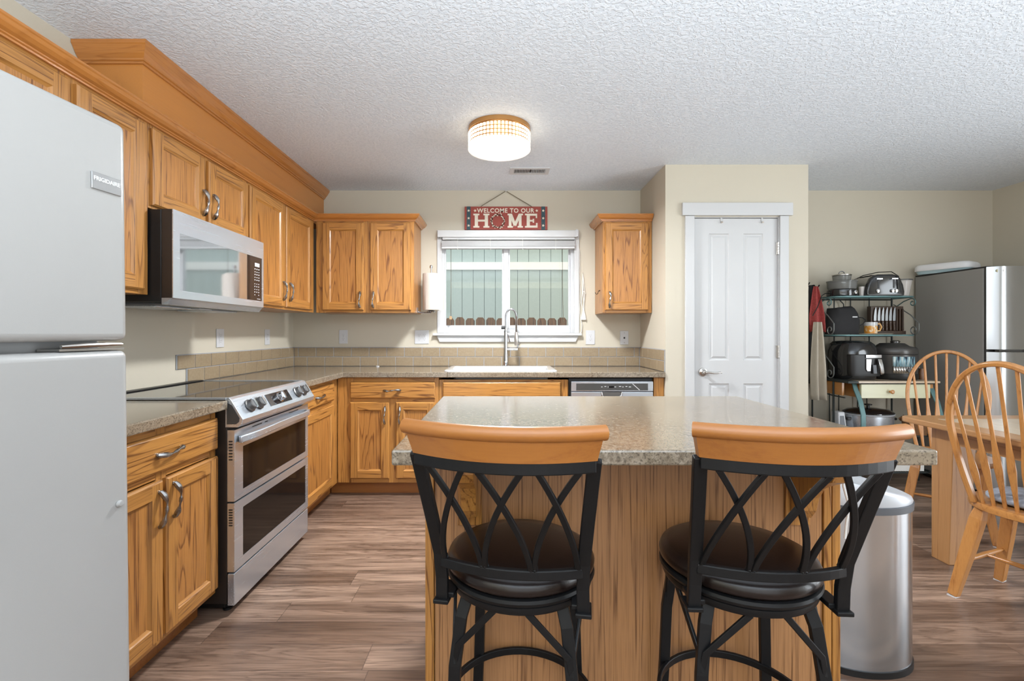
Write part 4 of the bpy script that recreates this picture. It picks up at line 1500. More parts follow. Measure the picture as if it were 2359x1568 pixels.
# ================================================================== BAR STOOLS
def make_stool(label):
    t = thing('bar_stool', label, 'stool', group='swivel bar stools at the island')
    mb = MB()
    mb.lathe([(0, .608), (.150, .608), (.176, .612), (.186, .622), (.188, .634), (.182, .647), (.165, .656), (.12, .662), (.06, .665), (0, .6655)], LEATHER, n=56)
    mb.build('cushion', t, local=True, angle=80)
    mb = MB()
    mb.lathe([(0, .603), (.150, .607), (.178, .614), (.186, .612), (.188, .605), (.184, .597), (.176, .595), (.180, .592), (.180, .583), (.176, .575), (.165, .573), (0, .573)], IRON, n=56)
    mb.build('swivel_ring', t, local=True)
    for sx in (-1, 1):
        for sy in (-1, 1):
            mb = MB()
            ax = Vector((sx, sy, 0)).normalized()
            tg = Vector((-sx * .2, sy, 0)).normalized()
            path = [(sx * .112, sy * .112, .574), (sx * .124, sy * .124, .53), (sx * .136, sy * .136, .42), (sx * .141, sy * .141, .26), (sx * .150, sy * .150, .08), (sx * .158, sy * .158, .004)]
            mb.bar(path, .028, .016, IRON, up=(1, 0, 0))
            a0 = math.degrees(math.atan2(sy, sx))
            for da in (-32, 32):
                a = R(a0 + da)
                mb.bar([(.166 * math.cos(a), .166 * math.sin(a), .575), (sx * .136 + (.03 * math.cos(a) - sx * .021) * .55, sy * .136 + (.03 * math.sin(a) - sy * .021) * .55, .47), (sx * .137, sy * .137, .425)], .015, .008, IRON, up=(-math.sin(a), math.cos(a), 0))
            mb.build('leg', t, local=True, smooth=False, bevel=.002)
    mb = MB()
    mb.bar([(.188 * math.cos(R(k * 7.5)), .188 * math.sin(R(k * 7.5)), .255) for k in range(48)], .020, .010, IRON, closed=True)
    mb.build('foot_ring', t, local=True, bevel=.002)
    # ---- back: two raked posts, curved rails
    def topy(x): return -.262 - .050 * (1 - min(1, (x / .19) ** 2))
    def lowy(x): return -.168 - .034 * (1 - min(1, (x / .16) ** 2))
    mb = MB()
    for s in (-1, 1):
        mb.bar([(s * .161, -.156, .588), (s * .160, -.160, .64), (s * .162, -.170, .70), (s * .172, -.214, .82), (s * .184, -.262, .951)], .028, .016, IRON, up=(1, 0, 0))
        mb.box(s * .161 - .018, s * .161 + .018, -.172, -.118, .580, .590, IRON)
        mb.box(s * .150 - .016, s * .150 + .016, -.155, -.095, .588, .600, IRON)
    mb.bar([(x, topy(x), .940) for x in [-.184 + .368 * k / 16 for k in range(17)]], .026, .016, IRON)
    mb.bar([(x, lowy(x), .680) for x in [-.158 + .316 * k / 14 for k in range(15)]], .022, .014, IRON)
    fr = mb.build('back_frame', t, local=True, smooth=False, bevel=.0025)
    for xt, xb in ((-.155, -.058), (-.076, -.149), (-.043, .050), (.043, -.050), (.155, .058), (.076, .149)):
        mb = MB()
        path = []
        for k in range(15):
            s = k / 14
            x = xb + (xt - xb) * (1 - s) ** 1.75
            y = topy(xt) * (1 - s) + lowy(xb) * s
            y -= .008 * math.sin(math.pi * s)
            path.append((x, y, .930 - .242 * s))
        mb.bar(path, .0125, .009, IRON, up=lambda i: (1, 0, 0))
        mb.sphere((xb, lowy(xb), .692), .0085, IRON, 8)
        mb.build('lattice_bar', fr, local=True, bevel=.0015)
    mb = MB()
    rows = [(.951, .189, 0.0), (.965, .192, -.0035), (.985, .197, -.009), (1.003, .201, -.013)]
    n = 18
    G = []
    for z, hw, dy in rows:
        G.append([(-hw + 2 * hw * k / n, topy(.19 * (-1 + 2 * k / n)) + dy, z) for k in range(n + 1)])
    th = .010
    for r in range(len(rows) - 1):
        for k in range(n):
            a, b, c, d = G[r][k], G[r][k + 1], G[r + 1][k + 1], G[r + 1][k]
            for o in (-th, th):
                mb.poly([(p[0], p[1] + o, p[2]) for p in (a, b, c, d)], STOOLWOOD)
    for row in (G[0], G[-1]):
        for k in range(n):
            a, b = row[k], row[k + 1]
            mb.poly([(a[0], a[1] - th, a[2]), (b[0], b[1] - th, b[2]), (b[0], b[1] + th, b[2]), (a[0], a[1] + th, a[2])], STOOLWOOD)
    for k in (0, n):
        for r in range(len(rows) - 1):
            a, d = G[r][k], G[r + 1][k]
            mb.poly([(a[0], a[1] - th, a[2]), (a[0], a[1] + th, a[2]), (d[0], d[1] + th, d[2]), (d[0], d[1] - th, d[2])], STOOLWOOD)
    bead = [(-.204 + .408 * k / n, topy(.19 * (-1 + 2 * k / n)) - .015, 1.008) for k in range(n + 1)]
    mb.tube(bead, .0155, STOOLWOOD, 14)
    mb.build('top_rail', t, local=True, angle=45)
    return t


st1 = make_stool('black iron swivel bar stool with wooden top rail, left of the two at the island')
st1.location, st1.rotation_euler = (.046, 1.222, 0), (0, 0, R(-10))
st2 = copy_tree(st1)
st2['label'] = 'black iron swivel bar stool at the island end beside the trash can'
st2.location, st2.rotation_euler = (.598, 1.212, 0), (0, 0, R(-3))

# ================================================================== TRASH CAN
tc_ = thing('trash_can', 'tall brushed steel trash can with sloped silver lid beside the island', 'trash can', (1.315, 1.80, 0))
tcx, tcy = 1.315, 1.80


def sup(hx, hy, z, n=44, e=2.15, dz=None):
    out = []
    for k in range(n):
        a = 2 * math.pi * k / n
        c, s = math.cos(a), math.sin(a)
        x, y = hx * math.copysign(abs(c) ** (2 / e), c), hy * math.copysign(abs(s) ** (2 / e), s)
        out.append((tcx + x, tcy + y, z + (dz(x) if dz else 0)))
    return out


hx, hy = .198, .160
mb = MB()
mb.rings([sup(hx + .002, hy + .002, 0), sup(hx + .002, hy + .002, .022), sup(hx - .004, hy - .004, .024)], BLACK)
mb.build('base', tc_)
mb = MB()
mb.rings([sup(hx - .002, hy - .002, .022), sup(hx - .002, hy - .002, .572)], CANSTEEL)
mb.build('body', tc_)
mb = MB()
mb.rings([sup(hx + .003, hy + .003, .568), sup(hx + .004, hy + .004, .592), sup(hx - .006, hy - .006, .594)], GREYPLASTIC)
mb.build('rim', tc_)
sl = lambda x: -.255 * x
mb = MB()
mb.rings([sup(hx, hy, .5935), sup(hx + .001, hy + .001, .640, dz=sl), sup(hx - .004, hy - .004, .652, dz=sl), sup(hx - .014, hy - .014, .655, dz=sl), sup(hx - .030, hy - .030, .650, dz=sl)], LIDSILVER)
mb.build('lid', tc_, angle=50)

# ================================================================== DINING TABLE
dt = thing('dining_table', 'oak dining table with pale plank top and square legs at the right', 'table', (2.7, 1.75, 0))
tx0, tx1, ty0, ty1, tz = 2.205, 3.15, .95, 2.645, .742
mb = MB()


def chamf(x0, x1, y0, y1, c): return [(x0 + c, y0), (x1 - c, y0), (x1, y0 + c), (x1, y1 - c), (x1 - c, y1), (x0 + c, y1), (x0, y1 - c), (x0, y0 + c)]


out = rrect(tx0, tx1, ty0, ty1, .05, 0)
pts = [(p[0], p[1]) for p in out]
mb.prism(pts, tz - .030, tz - .0005, TABLEWOOD['y'])
mb.build('tabletop', dt, smooth=False, bevel=.006)
mb = MB()
nP = 5
for k in range(nP):
    w = (tx1 - tx0 - .24) / nP
    mb.box(tx0 + .12 + k * w + .0012, tx0 + .12 + (k + 1) * w - .0012, ty0 + .12, ty1 - .12, tz - .0005, tz + .0006, TABLEPALE)
mb.build('plank_inlay', dt, smooth=False)
mb = MB()
for b in ((tx0 + .112, tx0 + .134, ty0 + .226, ty1 - .226), (tx1 - .134, tx1 - .112, ty0 + .226, ty1 - .226)): mb.box(*b, tz - .115, tz - .03, TABLEWOOD['y'])
for b in ((tx0 + .226, tx1 - .226, ty0 + .112, ty0 + .134), (tx0 + .226, tx1 - .226, ty1 - .134, ty1 - .112)): mb.box(*b, tz - .115, tz - .03, TABLEWOOD['x'])
mb.build('apron', dt, smooth=False)
LEGO = TABLEWOOD['z']
for lx, ly, ox, oy in ((tx0 + .10, ty1 - .10, 1, -1), (tx1 - .10, ty1 - .10, -1, -1), (tx0 + .10, ty0 + .10, 1, 1), (tx1 - .10, ty0 + .10, -1, 1)):
    mb = MB()
    wt, wb = .125, .100
    ax, ay = lx, ly
    q = lambda w, z: [(ax, ay, z), (ax + ox * w, ay, z), (ax + ox * w, ay + oy * w, z), (ax, ay + oy * w, z)]
    mb.hexa(q(wb, 0) + q(wt, tz - .03), LEGO)
    mb.build('leg', dt, smooth=False, bevel=.004)

# ================================================================== WINDSOR CHAIRS
def make_chair(label):
    t = thing('dining_chair', label, 'chair', group='spindle-back dining chairs')
    CW = CHAIRWOOD
    mb = MB()
    def outline(s, z):
        o = []
        for k in range(40):
            a = 2 * math.pi * k / 40
            c, sn = math.cos(a), math.sin(a)
            e = 2.6 if sn > 0 else 2.2
            o.append((.218 * s * math.copysign(abs(c) ** (2 / e), c), .205 * s * math.copysign(abs(sn) ** (2 / e), sn), z))
        return o
    mb.rings([outline(.90, .415), outline(.985, .422), outline(1, .438), outline(.985, .450), outline(.86, .4525), outline(.5, .446)], CW['y'])
    mb.build('seat', t, local=True, angle=50)
    rec = .24
    hoop = []
    n = 40
    for k in range(n + 1):
        a = math.pi * k / n                     # 0..pi
        x = .196 * math.cos(a)
        z = .79 + .285 * math.sin(a)
        hoop.append((x, z))
    low = [(.196 - .052 * (1 - u) ** 1.5, .445 + (.79 - .445) * u) for u in [i / 12 for i in range(12)]]
    full = low + hoop + [(-x, z) for x, z in reversed(low)]
    yb = lambda x, z: -.150 - .018 * (1 - (x / .2) ** 2) * 1.0 - (z - .445) * rec
    mb = MB()
    mb.bar([(x, yb(x, z), z) for x, z in full], .030, .021, CW['z'], up=(0, 1, .2))
    mb.build('hoop', t, local=True, bevel=.005)
    for k in range(7):
        u = -1 + 2 * k / 6
        xb, xt = .112 * u, .168 * u
        sn = math.sqrt(max(0, 1 - (xt / .196) ** 2))
        zt = .79 + .285 * sn
        path, w, th = [], [], []
        for j in range(15):
            s = j / 14
            x = xb + (xt - xb) * s
            z = .446 + (zt - .446) * s
            path.append((x, yb(x, z) + .0, z))
            bul = math.exp(-((s - .30) / .13) ** 2)
            w.append(.0135 + .0150 * bul)
            th.append(.0125 + .001 * bul)
        mb = MB()
        mb.bar(path, w, th, CW['z'], up=(1, 0, 0))
        mb.build('spindle', t, local=True, bevel=.0045)
    foot = {}
    PAD = VINYL
    for sx in (-1, 1):
        for sy in (-1, 1):
            top, bot = Vector((sx * .135, sy * .125, .418)), Vector((sx * .205, sy * .190, .004))
            mb = MB()
            mb.bar([top, top.lerp(bot, .12), top.lerp(bot, .5), bot], [.036, .048, .046, .036], [.036, .048, .046, .036], CW['z'], up=(1, 0, 0))
            lg = mb.build('leg', t, local=True, smooth=False, bevel=.005)
            mb = MB()
            mb.box(bot.x - .017, bot.x + .017, bot.y - .017, bot.y + .017, 0, .005, PAD)
            mb.build('felt_pad', lg, local=True, smooth=False)
            foot[sx, sy] = top.lerp(bot, .60)
    for a, b in (((-1, -1), (-1, 1)), ((1, -1), (1, 1))):
        p, q = foot[a], foot[b]
        mb = MB()
        mb.tube([p.lerp(q, s) for s in (0, .15, .5, .85, 1)], [.007, .009, .0125, .009, .007], CW['y'], 10)
        mb.build('stretcher', t, local=True)
    p, q = foot[-1, -1].lerp(foot[-1, 1], .5), foot[1, -1].lerp(foot[1, 1], .5)
    mb = MB()
    mb.tube([p.lerp(q, s) for s in (0, .15, .5, .85, 1)], [.007, .009, .0125, .009, .007], CW['x'], 10)
    mb.build('stretcher', t, local=True)
    return t


ch1 = make_chair('oak hoop-back spindle chair in front of the table leg, nearest the camera')
ch1.location, ch1.rotation_euler = (2.312, 2.04, 0), (0, 0, R(21 - 90))
ch2 = copy_tree(ch1)
ch2['label'] = 'oak hoop-back spindle chair at the far corner of the dining table, before the steel refrigerator'
ch2.location, ch2.rotation_euler = (2.755, 2.935, 0), (0, 0, R(137))
# cushion on the near chair
mb = MB()
CUSH = plain('blue_print_cushion', (.36, .40, .47), .9, var=.45, scale=45, bump=.2, bscale=200)
def co(s, z): return [(.165 * s * math.copysign(abs(math.cos(2 * math.pi * k / 32)) ** .7, math.cos(2 * math.pi * k / 32)), .03 + .15 * s * math.copysign(abs(math.sin(2 * math.pi * k / 32)) ** .7, math.sin(2 * math.pi * k / 32)), z) for k in range(32)]
mb.rings([co(.9, .4528), co(1, .462), co(1, .474), co(.9, .486), co(.5, .490)], CUSH)
cu = mb.build('seat_cushion', local=True, angle=70)
cu.location, cu.rotation_euler = ch1.location, ch1.rotation_euler
tag(cu, 'blue and grey printed pad on the seat of the near spindle chair', 'cushion')

# ================================================================== STEEL REFRIGERATOR
f2 = thing('refrigerator', 'stainless refrigerator with dark grey sides in the right back corner', 'refrigerator', (3.88, 3.78, 0))
gx0, gx1, gY0, gY1 = 3.540, 4.222, 3.485, 4.06
mb = MB()
mb.box(gx0, gx1, gY0, gY1, .03, 1.679, GREYMETAL)
mb.box(gx0 + .03, gx1 - .03, gY0 + .03, gY1 - .03, 0, .03, BLACK)
mb.build('body', f2, smooth=False, bevel=.004)
mb = MB()
mb.box(gx0 + .004, gx1 - .004, gY0 - .018, gY0 - .0005, .06, 1.683, CHARCOAL)
mb.box(gx0 + .003, gx1, gY0 - .02, gY1, 1.680, 1.690, BLACK)
mb.build('gasket', f2, smooth=False)
for nm, z0, z1 in (('freezer_door', 1.082, 1.684), ('door', .05, 1.062)):
    mb = MB()
    bow = []
    n = 14
    for k in range(n + 1):
        u = k / n
        edge = min(u, 1 - u)
        y = gY0 - .020 - .048 * min(1, (edge / .10)) ** .55 - .010 * math.sin(math.pi * u)
        bow.append((gx0 + .002 + (gx1 - gx0 - .004) * u, y))
    poly = bow + [(gx1 - .002, gY0 - .0185), (gx0 + .002, gY0 - .0185)]
    mb.prism(poly, z0, z1, FRIDGESTEEL)
    d = mb.build(nm, f2, angle=30)
    mb = MB()
    zz = z0 - .0 if nm == 'freezer_door' else z1
    mb.box(gx0 + .03, gx0 + .20, gY0 - .084, gY0 - .05, (z0 - .012) if nm == 'freezer_door' else z1, z0 if nm == 'freezer_door' else z1 + .008, CHARCOAL)
    mb.build('handle', d, smooth=False, bevel=.003)
for k, (x, c) in enumerate(((3.588, (.50, .46, .30)), (3.628, (.75, .75, .74)), (3.670, (.75, .75, .74)))):
    mb = MB()
    ym = 3.422 if k else 3.432
    mb.lathe([(0, 0), (.016 if k else .012, 0), (.016 if k else .012, .005), (0, .006)], plain('magnet_face', c, .4, var=.3, scale=160), (x, ym, 1.652), 20, RX(90), sy=1.0)
    tag(mb.build('fridge_magnet', at=(x, ym, 1.652)), ('small round yellowish magnet at the corner of the steel refrigerator door', 'white round magnet on the steel refrigerator, middle of the three', 'white round magnet on the steel refrigerator, rightmost of the three')[k], 'magnet', 'magnets on the steel refrigerator')
# tray on top
tr_ = thing('serving_tray', 'white plastic lidded tray lying on top of the steel refrigerator', 'tray', (3.66, 3.90, 1.690), R(-62))
mb = MB()
def rr_(hx, hy, r, z): return rrect(-hx, hx, -hy, hy, r, z)
mb.rings([rr_(.165, .115, .05, .0), rr_(.172, .122, .05, .022), rr_(.174, .124, .05, .028)], plain('pale_blue_plastic', (.42, .55, .58), .35))
mb.build('base', tr_, local=True)
mb = MB()
mb.rings([rr_(.180, .130, .055, .026), rr_(.182, .132, .055, .034), rr_(.180, .130, .055, .062), rr_(.168, .118, .05, .078), rr_(.12, .08, .04, .082)], plain('white_plastic_lid', (.74, .73, .73), .4))
mb.build('lid', tr_, local=True, angle=50)

# ================================================================== BAKER'S RACK
bk = thing('bakers_rack', 'dark iron bakers rack with wire shelves, scrolls and a pale drawer', 'rack', (3.0, 3.86, 0))
rx0, rx1, ryb, ryf = 2.650, 3.330, 4.050, 3.620
TZ = .832
mb = MB()
for x in (rx0, rx1):
    mb.tube([(x, ryb, 0), (x, ryb, 1.50)], .007, DARKIRON, 8)
    mb.tube([(x, 3.79, .02), (x, 3.79, TZ - .02)], .008, DARKIRON, 8)
for x in (2.80, 2.88, 3.04, 3.12):
    mb.tube([(x, ryb + .004, .40), (x, ryb + .004, TZ - .03)], .004, DARKIRON, 6)
for x in (2.84, 2.98, 3.14):
    mb.tube([(x, ryb + .004, TZ), (x, ryb + .004, 1.50)], .0048, DARKIRON, 6)
for x in (2.74, 2.93):
    mb.tube([(x - .05, ryb + .004, 1.49), (x - .01, ryb + .004, 1.45), (x, ryb + .004, 1.36), (x, ryb + .004, 1.2)], .0048, DARKIRON, 6)
mb.tube([(rx0, ryb, 1.485), (rx1, ryb, 1.485)], .006, DARKIRON, 8)
mb.tube([(rx0, ryb, 1.175), (rx1, ryb, 1.175)], .006, DARKIRON, 8)
mb.tube([(rx0, ryb, .40), (rx1, ryb, .40)], .006, DARKIRON, 8)
mb.tube([(rx0, ryb, .72), (rx0, 3.79, .70), (rx0, 3.66, .70)], .005, DARKIRON, 8)
mb.build('frame', bk)


def wire_shelf(name, z, yf, r=.10, x0=rx0, x1=rx1, mat=GREENIRON):
    mb = MB()
    pts = [(x0, ryb - .006, z)] + [(x0 + r - r * math.cos(R(a)), yf + r - r * math.sin(R(a)), z) for a in range(0, 91, 10)] + \
          [(x1 - r + r * math.sin(R(a)), yf + r - r * math.cos(R(a)), z) for a in range(0, 91, 10)] + [(x1, ryb - .006, z)]
    mb.bar(pts, .010, .008, mat)
    n = 34
    for k in range(1, n):
        x = x0 + (x1 - x0) * k / n
        e = 0
        if x < x0 + r: e = r - math.sqrt(max(0, r * r - (x0 + r - x) ** 2))
        if x > x1 - r: e = r - math.sqrt(max(0, r * r - (x - x1 + r) ** 2))
        mb.tube([(x, yf + e, z + .005), (x, ryb - .004, z + .005)], .0022, mat, 5)
    for y in (yf + .10, yf + .2):
        mb.tube([(x0, y, z + .001), (x1, y, z + .001)], .003, mat, 6)
    return mb.build(name, bk)


S1, S2, S3 = 1.492, 1.182, .405
wire_shelf('shelf', S1, 3.775)
wire_shelf('shelf', S2, 3.775)
wire_shelf('shelf', S3, 3.65, .06, mat=DARKIRON)
wire_shelf('shelf', .125, 3.65, .06, mat=DARKIRON)
mb = MB()
mb.box(rx0 + .075, rx1 + .02, ryf, ryb - .01, TZ - .016, TZ, TABLEPALE)
mb.build('tabletop', bk, smooth=False, bevel=.003)
mb = MB()
mb.box(rx0 - .006, rx0 + .073, ryf + .0, ryb - .01, TZ - .018, TZ + .001, DARKIRON)
mb.box(rx0 + .075, rx1 + .02, ryf - .001, ryf + .005, TZ - .022, TZ - .0165, DARKIRON)
mb.build('corner_plate', bk, smooth=False, bevel=.002)
mb = MB()
mb.box(rx0 + .10, rx1 - .01, ryf + .03, ryb - .03, .702, TZ - .018, CHAIRWOOD['x'])
mb.box(rx0 + .004, rx0 + .02, 3.70, ryb - .03, .712, TZ - .02, CHAIRWOOD['y'])
mb.build('apron', bk, smooth=False)
mb = MB()
mb.box(rx0 + .10, rx1 - .05, ryf + .008, ryf + .0295, .700, TZ - .024, GREENWOOD)
dwr = mb.build('drawer', bk, smooth=False, bevel=.003)
mb = MB()
mb.lathe([(0, 0), (.008, 0), (.008, .010), (.015, .018), (.016, .026), (.010, .032), (0, .033)], CHAIRWOOD['z'], (2.970, ryf + .008, .752), 18, RX(90))
mb.build('knob', dwr)


def spiral(c, r0, turns, a0, sgn, n=22):
    """points of a scroll in the YZ plane, outside in"""
    return [(c[0], c[1] + r0 * (1 - .78 * k / n) * math.cos(R(a0 + sgn * 360 * turns * k / n)), c[2] + r0 * (1 - .78 * k / n) * math.sin(R(a0 + sgn * 360 * turns * k / n))) for k in range(n + 1)]


SCR = plain('silvery_iron', (.20, .21, .20), .4, .5, var=.2)
for zt, zb in ((S1 - .05, S2 + .045), (S2 - .06, TZ + .045)):
    for x in (rx0, rx1):
        mb = MB()
        c = (x, 3.83, zb)
        pts = [(x, 4.03, zt), (x, 3.97, zt - .03), (x, 3.86, zb + .12), (x, 3.785, zb + .05)] + spiral(c, .045, 1.2, 180, 1)
        mb.tube(pts, .0042, SCR, 7)
        mb.build('scroll', bk)
mb = MB()
for x in (rx0, rx1):
    mb.tube([(x, ryb - .01, S1 - .09), (x, 3.93, S1 - .03), (x, 3.86, S1 - .01)] + spiral((x, 3.845, S1 - .045), .034, 1.1, 90, 1), .0042, GREENIRON, 7)
mb.build('scroll', bk)
for x in (rx0 + .075, rx1 - .02):
    mb = MB()
    mb.bar([(x, ryf + .05, TZ - .02), (x, ryf + .03, .76), (x, ryf - .015, .68), (x, ryf - .045, .58), (x, ryf - .045, .46), (x, ryf - .01, .34), (x, ryf + .02, .2), (x, ryf - .01, .06), (x, ryf - .05, .006)], .036, .010, GREENIRON, up=(1, 0, 0))
    mb.build('leg', bk, bevel=.002)
# ================================================================== ON THE BAKER'S RACK
T1, T2, T3 = S1 + .0085, S2 + .0085, S3 + .0085
CLEARG = m_glassy('smoky_clear_glass', (.50, .50, .48), .04, .30)
CLEARP = m_glassy('clear_plastic', (.86, .83, .80), .12, .38)

# small food chopper: black base, clear bowl, lid with second bowl
fcx, fcy = 2.795, 3.90
t = thing('food_chopper', 'small glass-bowled food chopper with dark base on the top rack shelf', 'chopper', (fcx, fcy, T1))
mb = MB()
mb.lathe([(0, T1), (.105, T1), (.108, T1 + .012), (.104, T1 + .052), (.098, T1 + .058), (0, T1 + .058)], GLOSSBLACK, (fcx, fcy, 0), 36)
mb.build('base', t)
mb = MB()
mb.lathe([(0, 0), (.016, 0), (.018, .004), (.014, .014), (0, .016)], CHROME, (fcx + .035, fcy - .100, T1 + .028), 18, RX(80))
mb.build('knob', t)
mb = MB()
mb.lathe([(0, T1 + .0595), (.098, T1 + .0595), (.102, T1 + .075), (.105, T1 + .118), (.101, T1 + .118), (.096, T1 + .066), (0, T1 + .063)], CLEARG, (fcx, fcy, 0), 36)
mb.build('bowl', t)
mb = MB()
mb.lathe([(0, T1 + .1185), (.108, T1 + .1185), (.109, T1 + .127), (.08, T1 + .131), (.062, T1 + .134), (.066, T1 + .168), (.060, T1 + .172), (0, T1 + .172)], CLEARG, (fcx, fcy, 0), 36)
mb.lathe([(0, T1 + .1725), (.068, T1 + .1725), (.069, T1 + .178), (.040, T1 + .184), (.022, T1 + .188), (0, T1 + .189)], NICKEL, (fcx, fcy, 0), 30)
mb.tube(arc((fcx, fcy, T1 + .184), .024, 8, 172, 10, 'Y'), .004, GLOSSBLACK, 7)
mb.build('lid', t)
mb = MB()
mb.tube([(fcx - .10, fcy + .02, T1 + .03), (2.655, 3.90, T1 + .024), (2.610, 3.87, T1 + .005), (2.555, 3.84, T1 - .09), (2.515, 3.84, T1 - .16)], .0035, BLACK, 6)
mb.build('power_cord', t)

# yellow-green can behind
mb = MB()
mb.lathe([(0, T1), (.034, T1), (.034, T1 + .13), (.032, T1 + .134), (0, T1 + .134)], plain('green_can_label', (.24, .25, .09), .4, var=.5, scale=50), (2.905, 4.01, 0), 24)
mb.lathe([(0, T1 + .1345), (.033, T1 + .1345), (.033, T1 + .150), (0, T1 + .151)], plain('dark_can_cap', (.03, .05, .035), .4), (2.905, 4.01, 0), 24)
tag(mb.build('tin_can', at=(2.905, 4.01, T1)), 'green labelled can behind the food chopper on the top rack shelf', 'can')
# small clear cup
mb = MB()
mb.lathe([(.0, T1), (.016, T1), (.021, T1 + .075), (.018, T1 + .075), (.013, T1 + .006), (0, T1 + .005)], CLEARP, (2.905, 3.83, 0), 20)
tag(mb.build('plastic_cup', at=(2.905, 3.83, T1)), 'small clear plastic cup between chopper and toaster', 'cup')

# long four-slot toaster, end towards the camera
tox = 3.068
t = thing('toaster', 'long dark toaster with grey sides on the top rack shelf', 'toaster', (tox, 3.89, T1), R(-8))
prof = [(-.135, .010), (-.138, .03), (-.128, .085), (-.108, .135), (-.085, .158), (-.05, .167), (.05, .167), (.085, .158), (.108, .135), (.128, .085), (.138, .03), (.135, .010)]
mb = MB()
mb.rings([[(x, y, z) for x, z in prof] for y in (-.095, .13)], plain('brushed_grey_shell', (.33, .32, .30), .35, .6))
mb.build('body', t, local=True, angle=50)
mb = MB()
mb.rings([[(x * s, y, .010 + (z - .010) * s) for x, z in prof] for y, s in ((-.094, 1.02), (-.112, 1.015), (-.122, .97), (-.124, .9))], GLOSSBLACK)
fp = mb.build('end_panel', t, local=True, angle=50)
mb = MB()
mb.rings([rrect(-.142, .142, -.135, .138, .04, 0), rrect(-.142, .142, -.135, .138, .04, .010)], CHARCOAL)
mb.build('base', t, local=True)
for x in (-.052, .058):
    mb = MB()
    mb.box(x - .006, x + .006, -.1262, -.1235, .058, .138, BLACK)
    mb.box(x - .022, x + .022, -.140, -.124, .126, .136, CHROME)
    mb.build('lever', t, local=True, bevel=.002)
for x in (-.062, .046, .072):
    mb = MB()
    mb.lathe([(0, 0), (.014, 0), (.013, .012), (.0, .014)], CHROME, (x, -.1235, .036), 16, RX(90))
    mb.build('knob', t, local=True)
mb = MB()
for x in (-.06, .06): mb.box(x - .018, x + .018, -.085, .11, .1665, .1685, BLACK)
mb.build('slot', t, local=True, smooth=False)
mb = MB()
mb.tube([(-.12, .14, .05), (-.11, .15, .14), (-.04, .10, .185), (.02, .0, .200), (.055, -.10, .190), (.085, -.134, .15), (.092, -.137, .08), (.100, -.140, .02)], .0035, BLACK, 7)
mb.build('power_cord', t, local=True)

# clear tub on the right
mb = MB()
cx_, cy_ = 3.262, 3.87
mb.lathe([(0, T1), (.048, T1), (.068, T1 + .125), (.071, T1 + .127), (.066, T1 + .127), (.045, T1 + .004), (0, T1 + .003)], CLEARP, (cx_, cy_, 0), 30)
mb.lathe([(.0665, T1 + .1275), (.073, T1 + .1275), (.073, T1 + .136), (.0665, T1 + .136)], CHARCOAL, (cx_, cy_, 0), 30)
tag(mb.build('plastic_tub', at=(cx_, cy_, T1)), 'clear plastic tub at the right end of the top rack shelf', 'tub')

# ---- middle shelf
t = thing('lunch_bag', 'slouched black cloth bag with small white print on the middle rack shelf', 'bag', (2.80, 3.90, T2))
mb = MB()
CLOTH = plain('black_cloth', (.018, .017, .018), .85, var=.3, scale=30, bump=.3, bscale=160)
def bagring(cx, cy, hx, hy, z, tw): return [(cx + hx * math.copysign(abs(math.cos(a)) ** .6, math.cos(a)) + tw * .01 * math.sin(3 * a + z * 20), cy + hy * math.copysign(abs(math.sin(a)) ** .7, math.sin(a)), z + .006 * tw * math.cos(a)) for a in [2 * math.pi * k / 28 for k in range(28)]]
mb.rings([bagring(2.795, 3.90, .120, .07, T2 + .001, 0), bagring(2.795, 3.90, .128, .078, T2 + .05, .5), bagring(2.800, 3.90, .124, .075, T2 + .11, 1),
          bagring(2.800, 3.905, .105, .066, T2 + .165, 1), bagring(2.792, 3.91, .088, .055, T2 + .205, 1.2), bagring(2.785, 3.915, .075, .045, T2 + .222, 1.5), bagring(2.785, 3.915, .04, .02, T2 + .215, 1)], CLOTH)
mb.build('body', t, angle=70)
mb = MB()
mb.box(2.833, 2.873, 3.8305, 3.8325, T2 + .136, T2 + .145, VINYL)
mb.build('print', t, smooth=False)
mb = MB()
mb.tube([(2.905, 3.88, T2 + .14), (2.935, 3.86, T2 + .135), (2.955, 3.85, T2 + .115), (2.935, 3.855, T2 + .085), (2.905, 3.86, T2 + .065)], .0038, CLOTH, 6)
mb.build('strap', t)
mb = MB()
mb.rings([rrect(2.905, 3.140, 3.795, 3.93, .03, T2), rrect(2.900, 3.150, 3.79, 3.935, .03, T2 + .004), rrect(2.91, 3.14, 3.80, 3.925, .03, T2 + .006)], plain('ivory_napkin', (.66, .62, .50), .8, var=.1, scale=40))
tag(mb.build('napkin', at=(3.02, 3.86, T2)), 'ivory folded napkin under the mug on the middle rack shelf', 'napkin')
t = thing('mug', 'orange and white printed mug on the middle rack shelf', 'mug', (2.995, 3.85, T2 + .006))
z0 = T2 + .0065
ORANGE = Mat('orange_mug_print')
vv = ORANGE.coords()
pat = ORANGE.ramp(ORANGE.noise(vv, 34, 3, .6), [(.40, (.62, .24, .03)), (.52, (.70, .36, .08)), (.60, (.76, .70, .58))])
ORANGE.set(Base_Color=pat, Roughness=.25)
ORANGE = ORANGE.mat
mb = MB()
mb.lathe([(0, z0), (.040, z0), (.044, z0 + .004), (.045, z0 + .062), (0, z0 + .0625)], ORANGE, (2.995, 3.85, 0), 30)
mb.lathe([(.045, z0 + .0626), (.046, z0 + .092), (.042, z0 + .092), (.040, z0 + .064)], PORCELAIN, (2.995, 3.85, 0), 30)
mb.build('body', t)
mb = MB()
mb.tube([(3.036, 3.848, z0 + .078), (3.066, 3.846, z0 + .078), (3.078, 3.846, z0 + .052), (3.066, 3.846, z0 + .024), (3.036, 3.848, z0 + .018)], .0062, plain('mug_handle_glaze', (.66, .36, .10), .25), 9)
mb.build('handle', t)
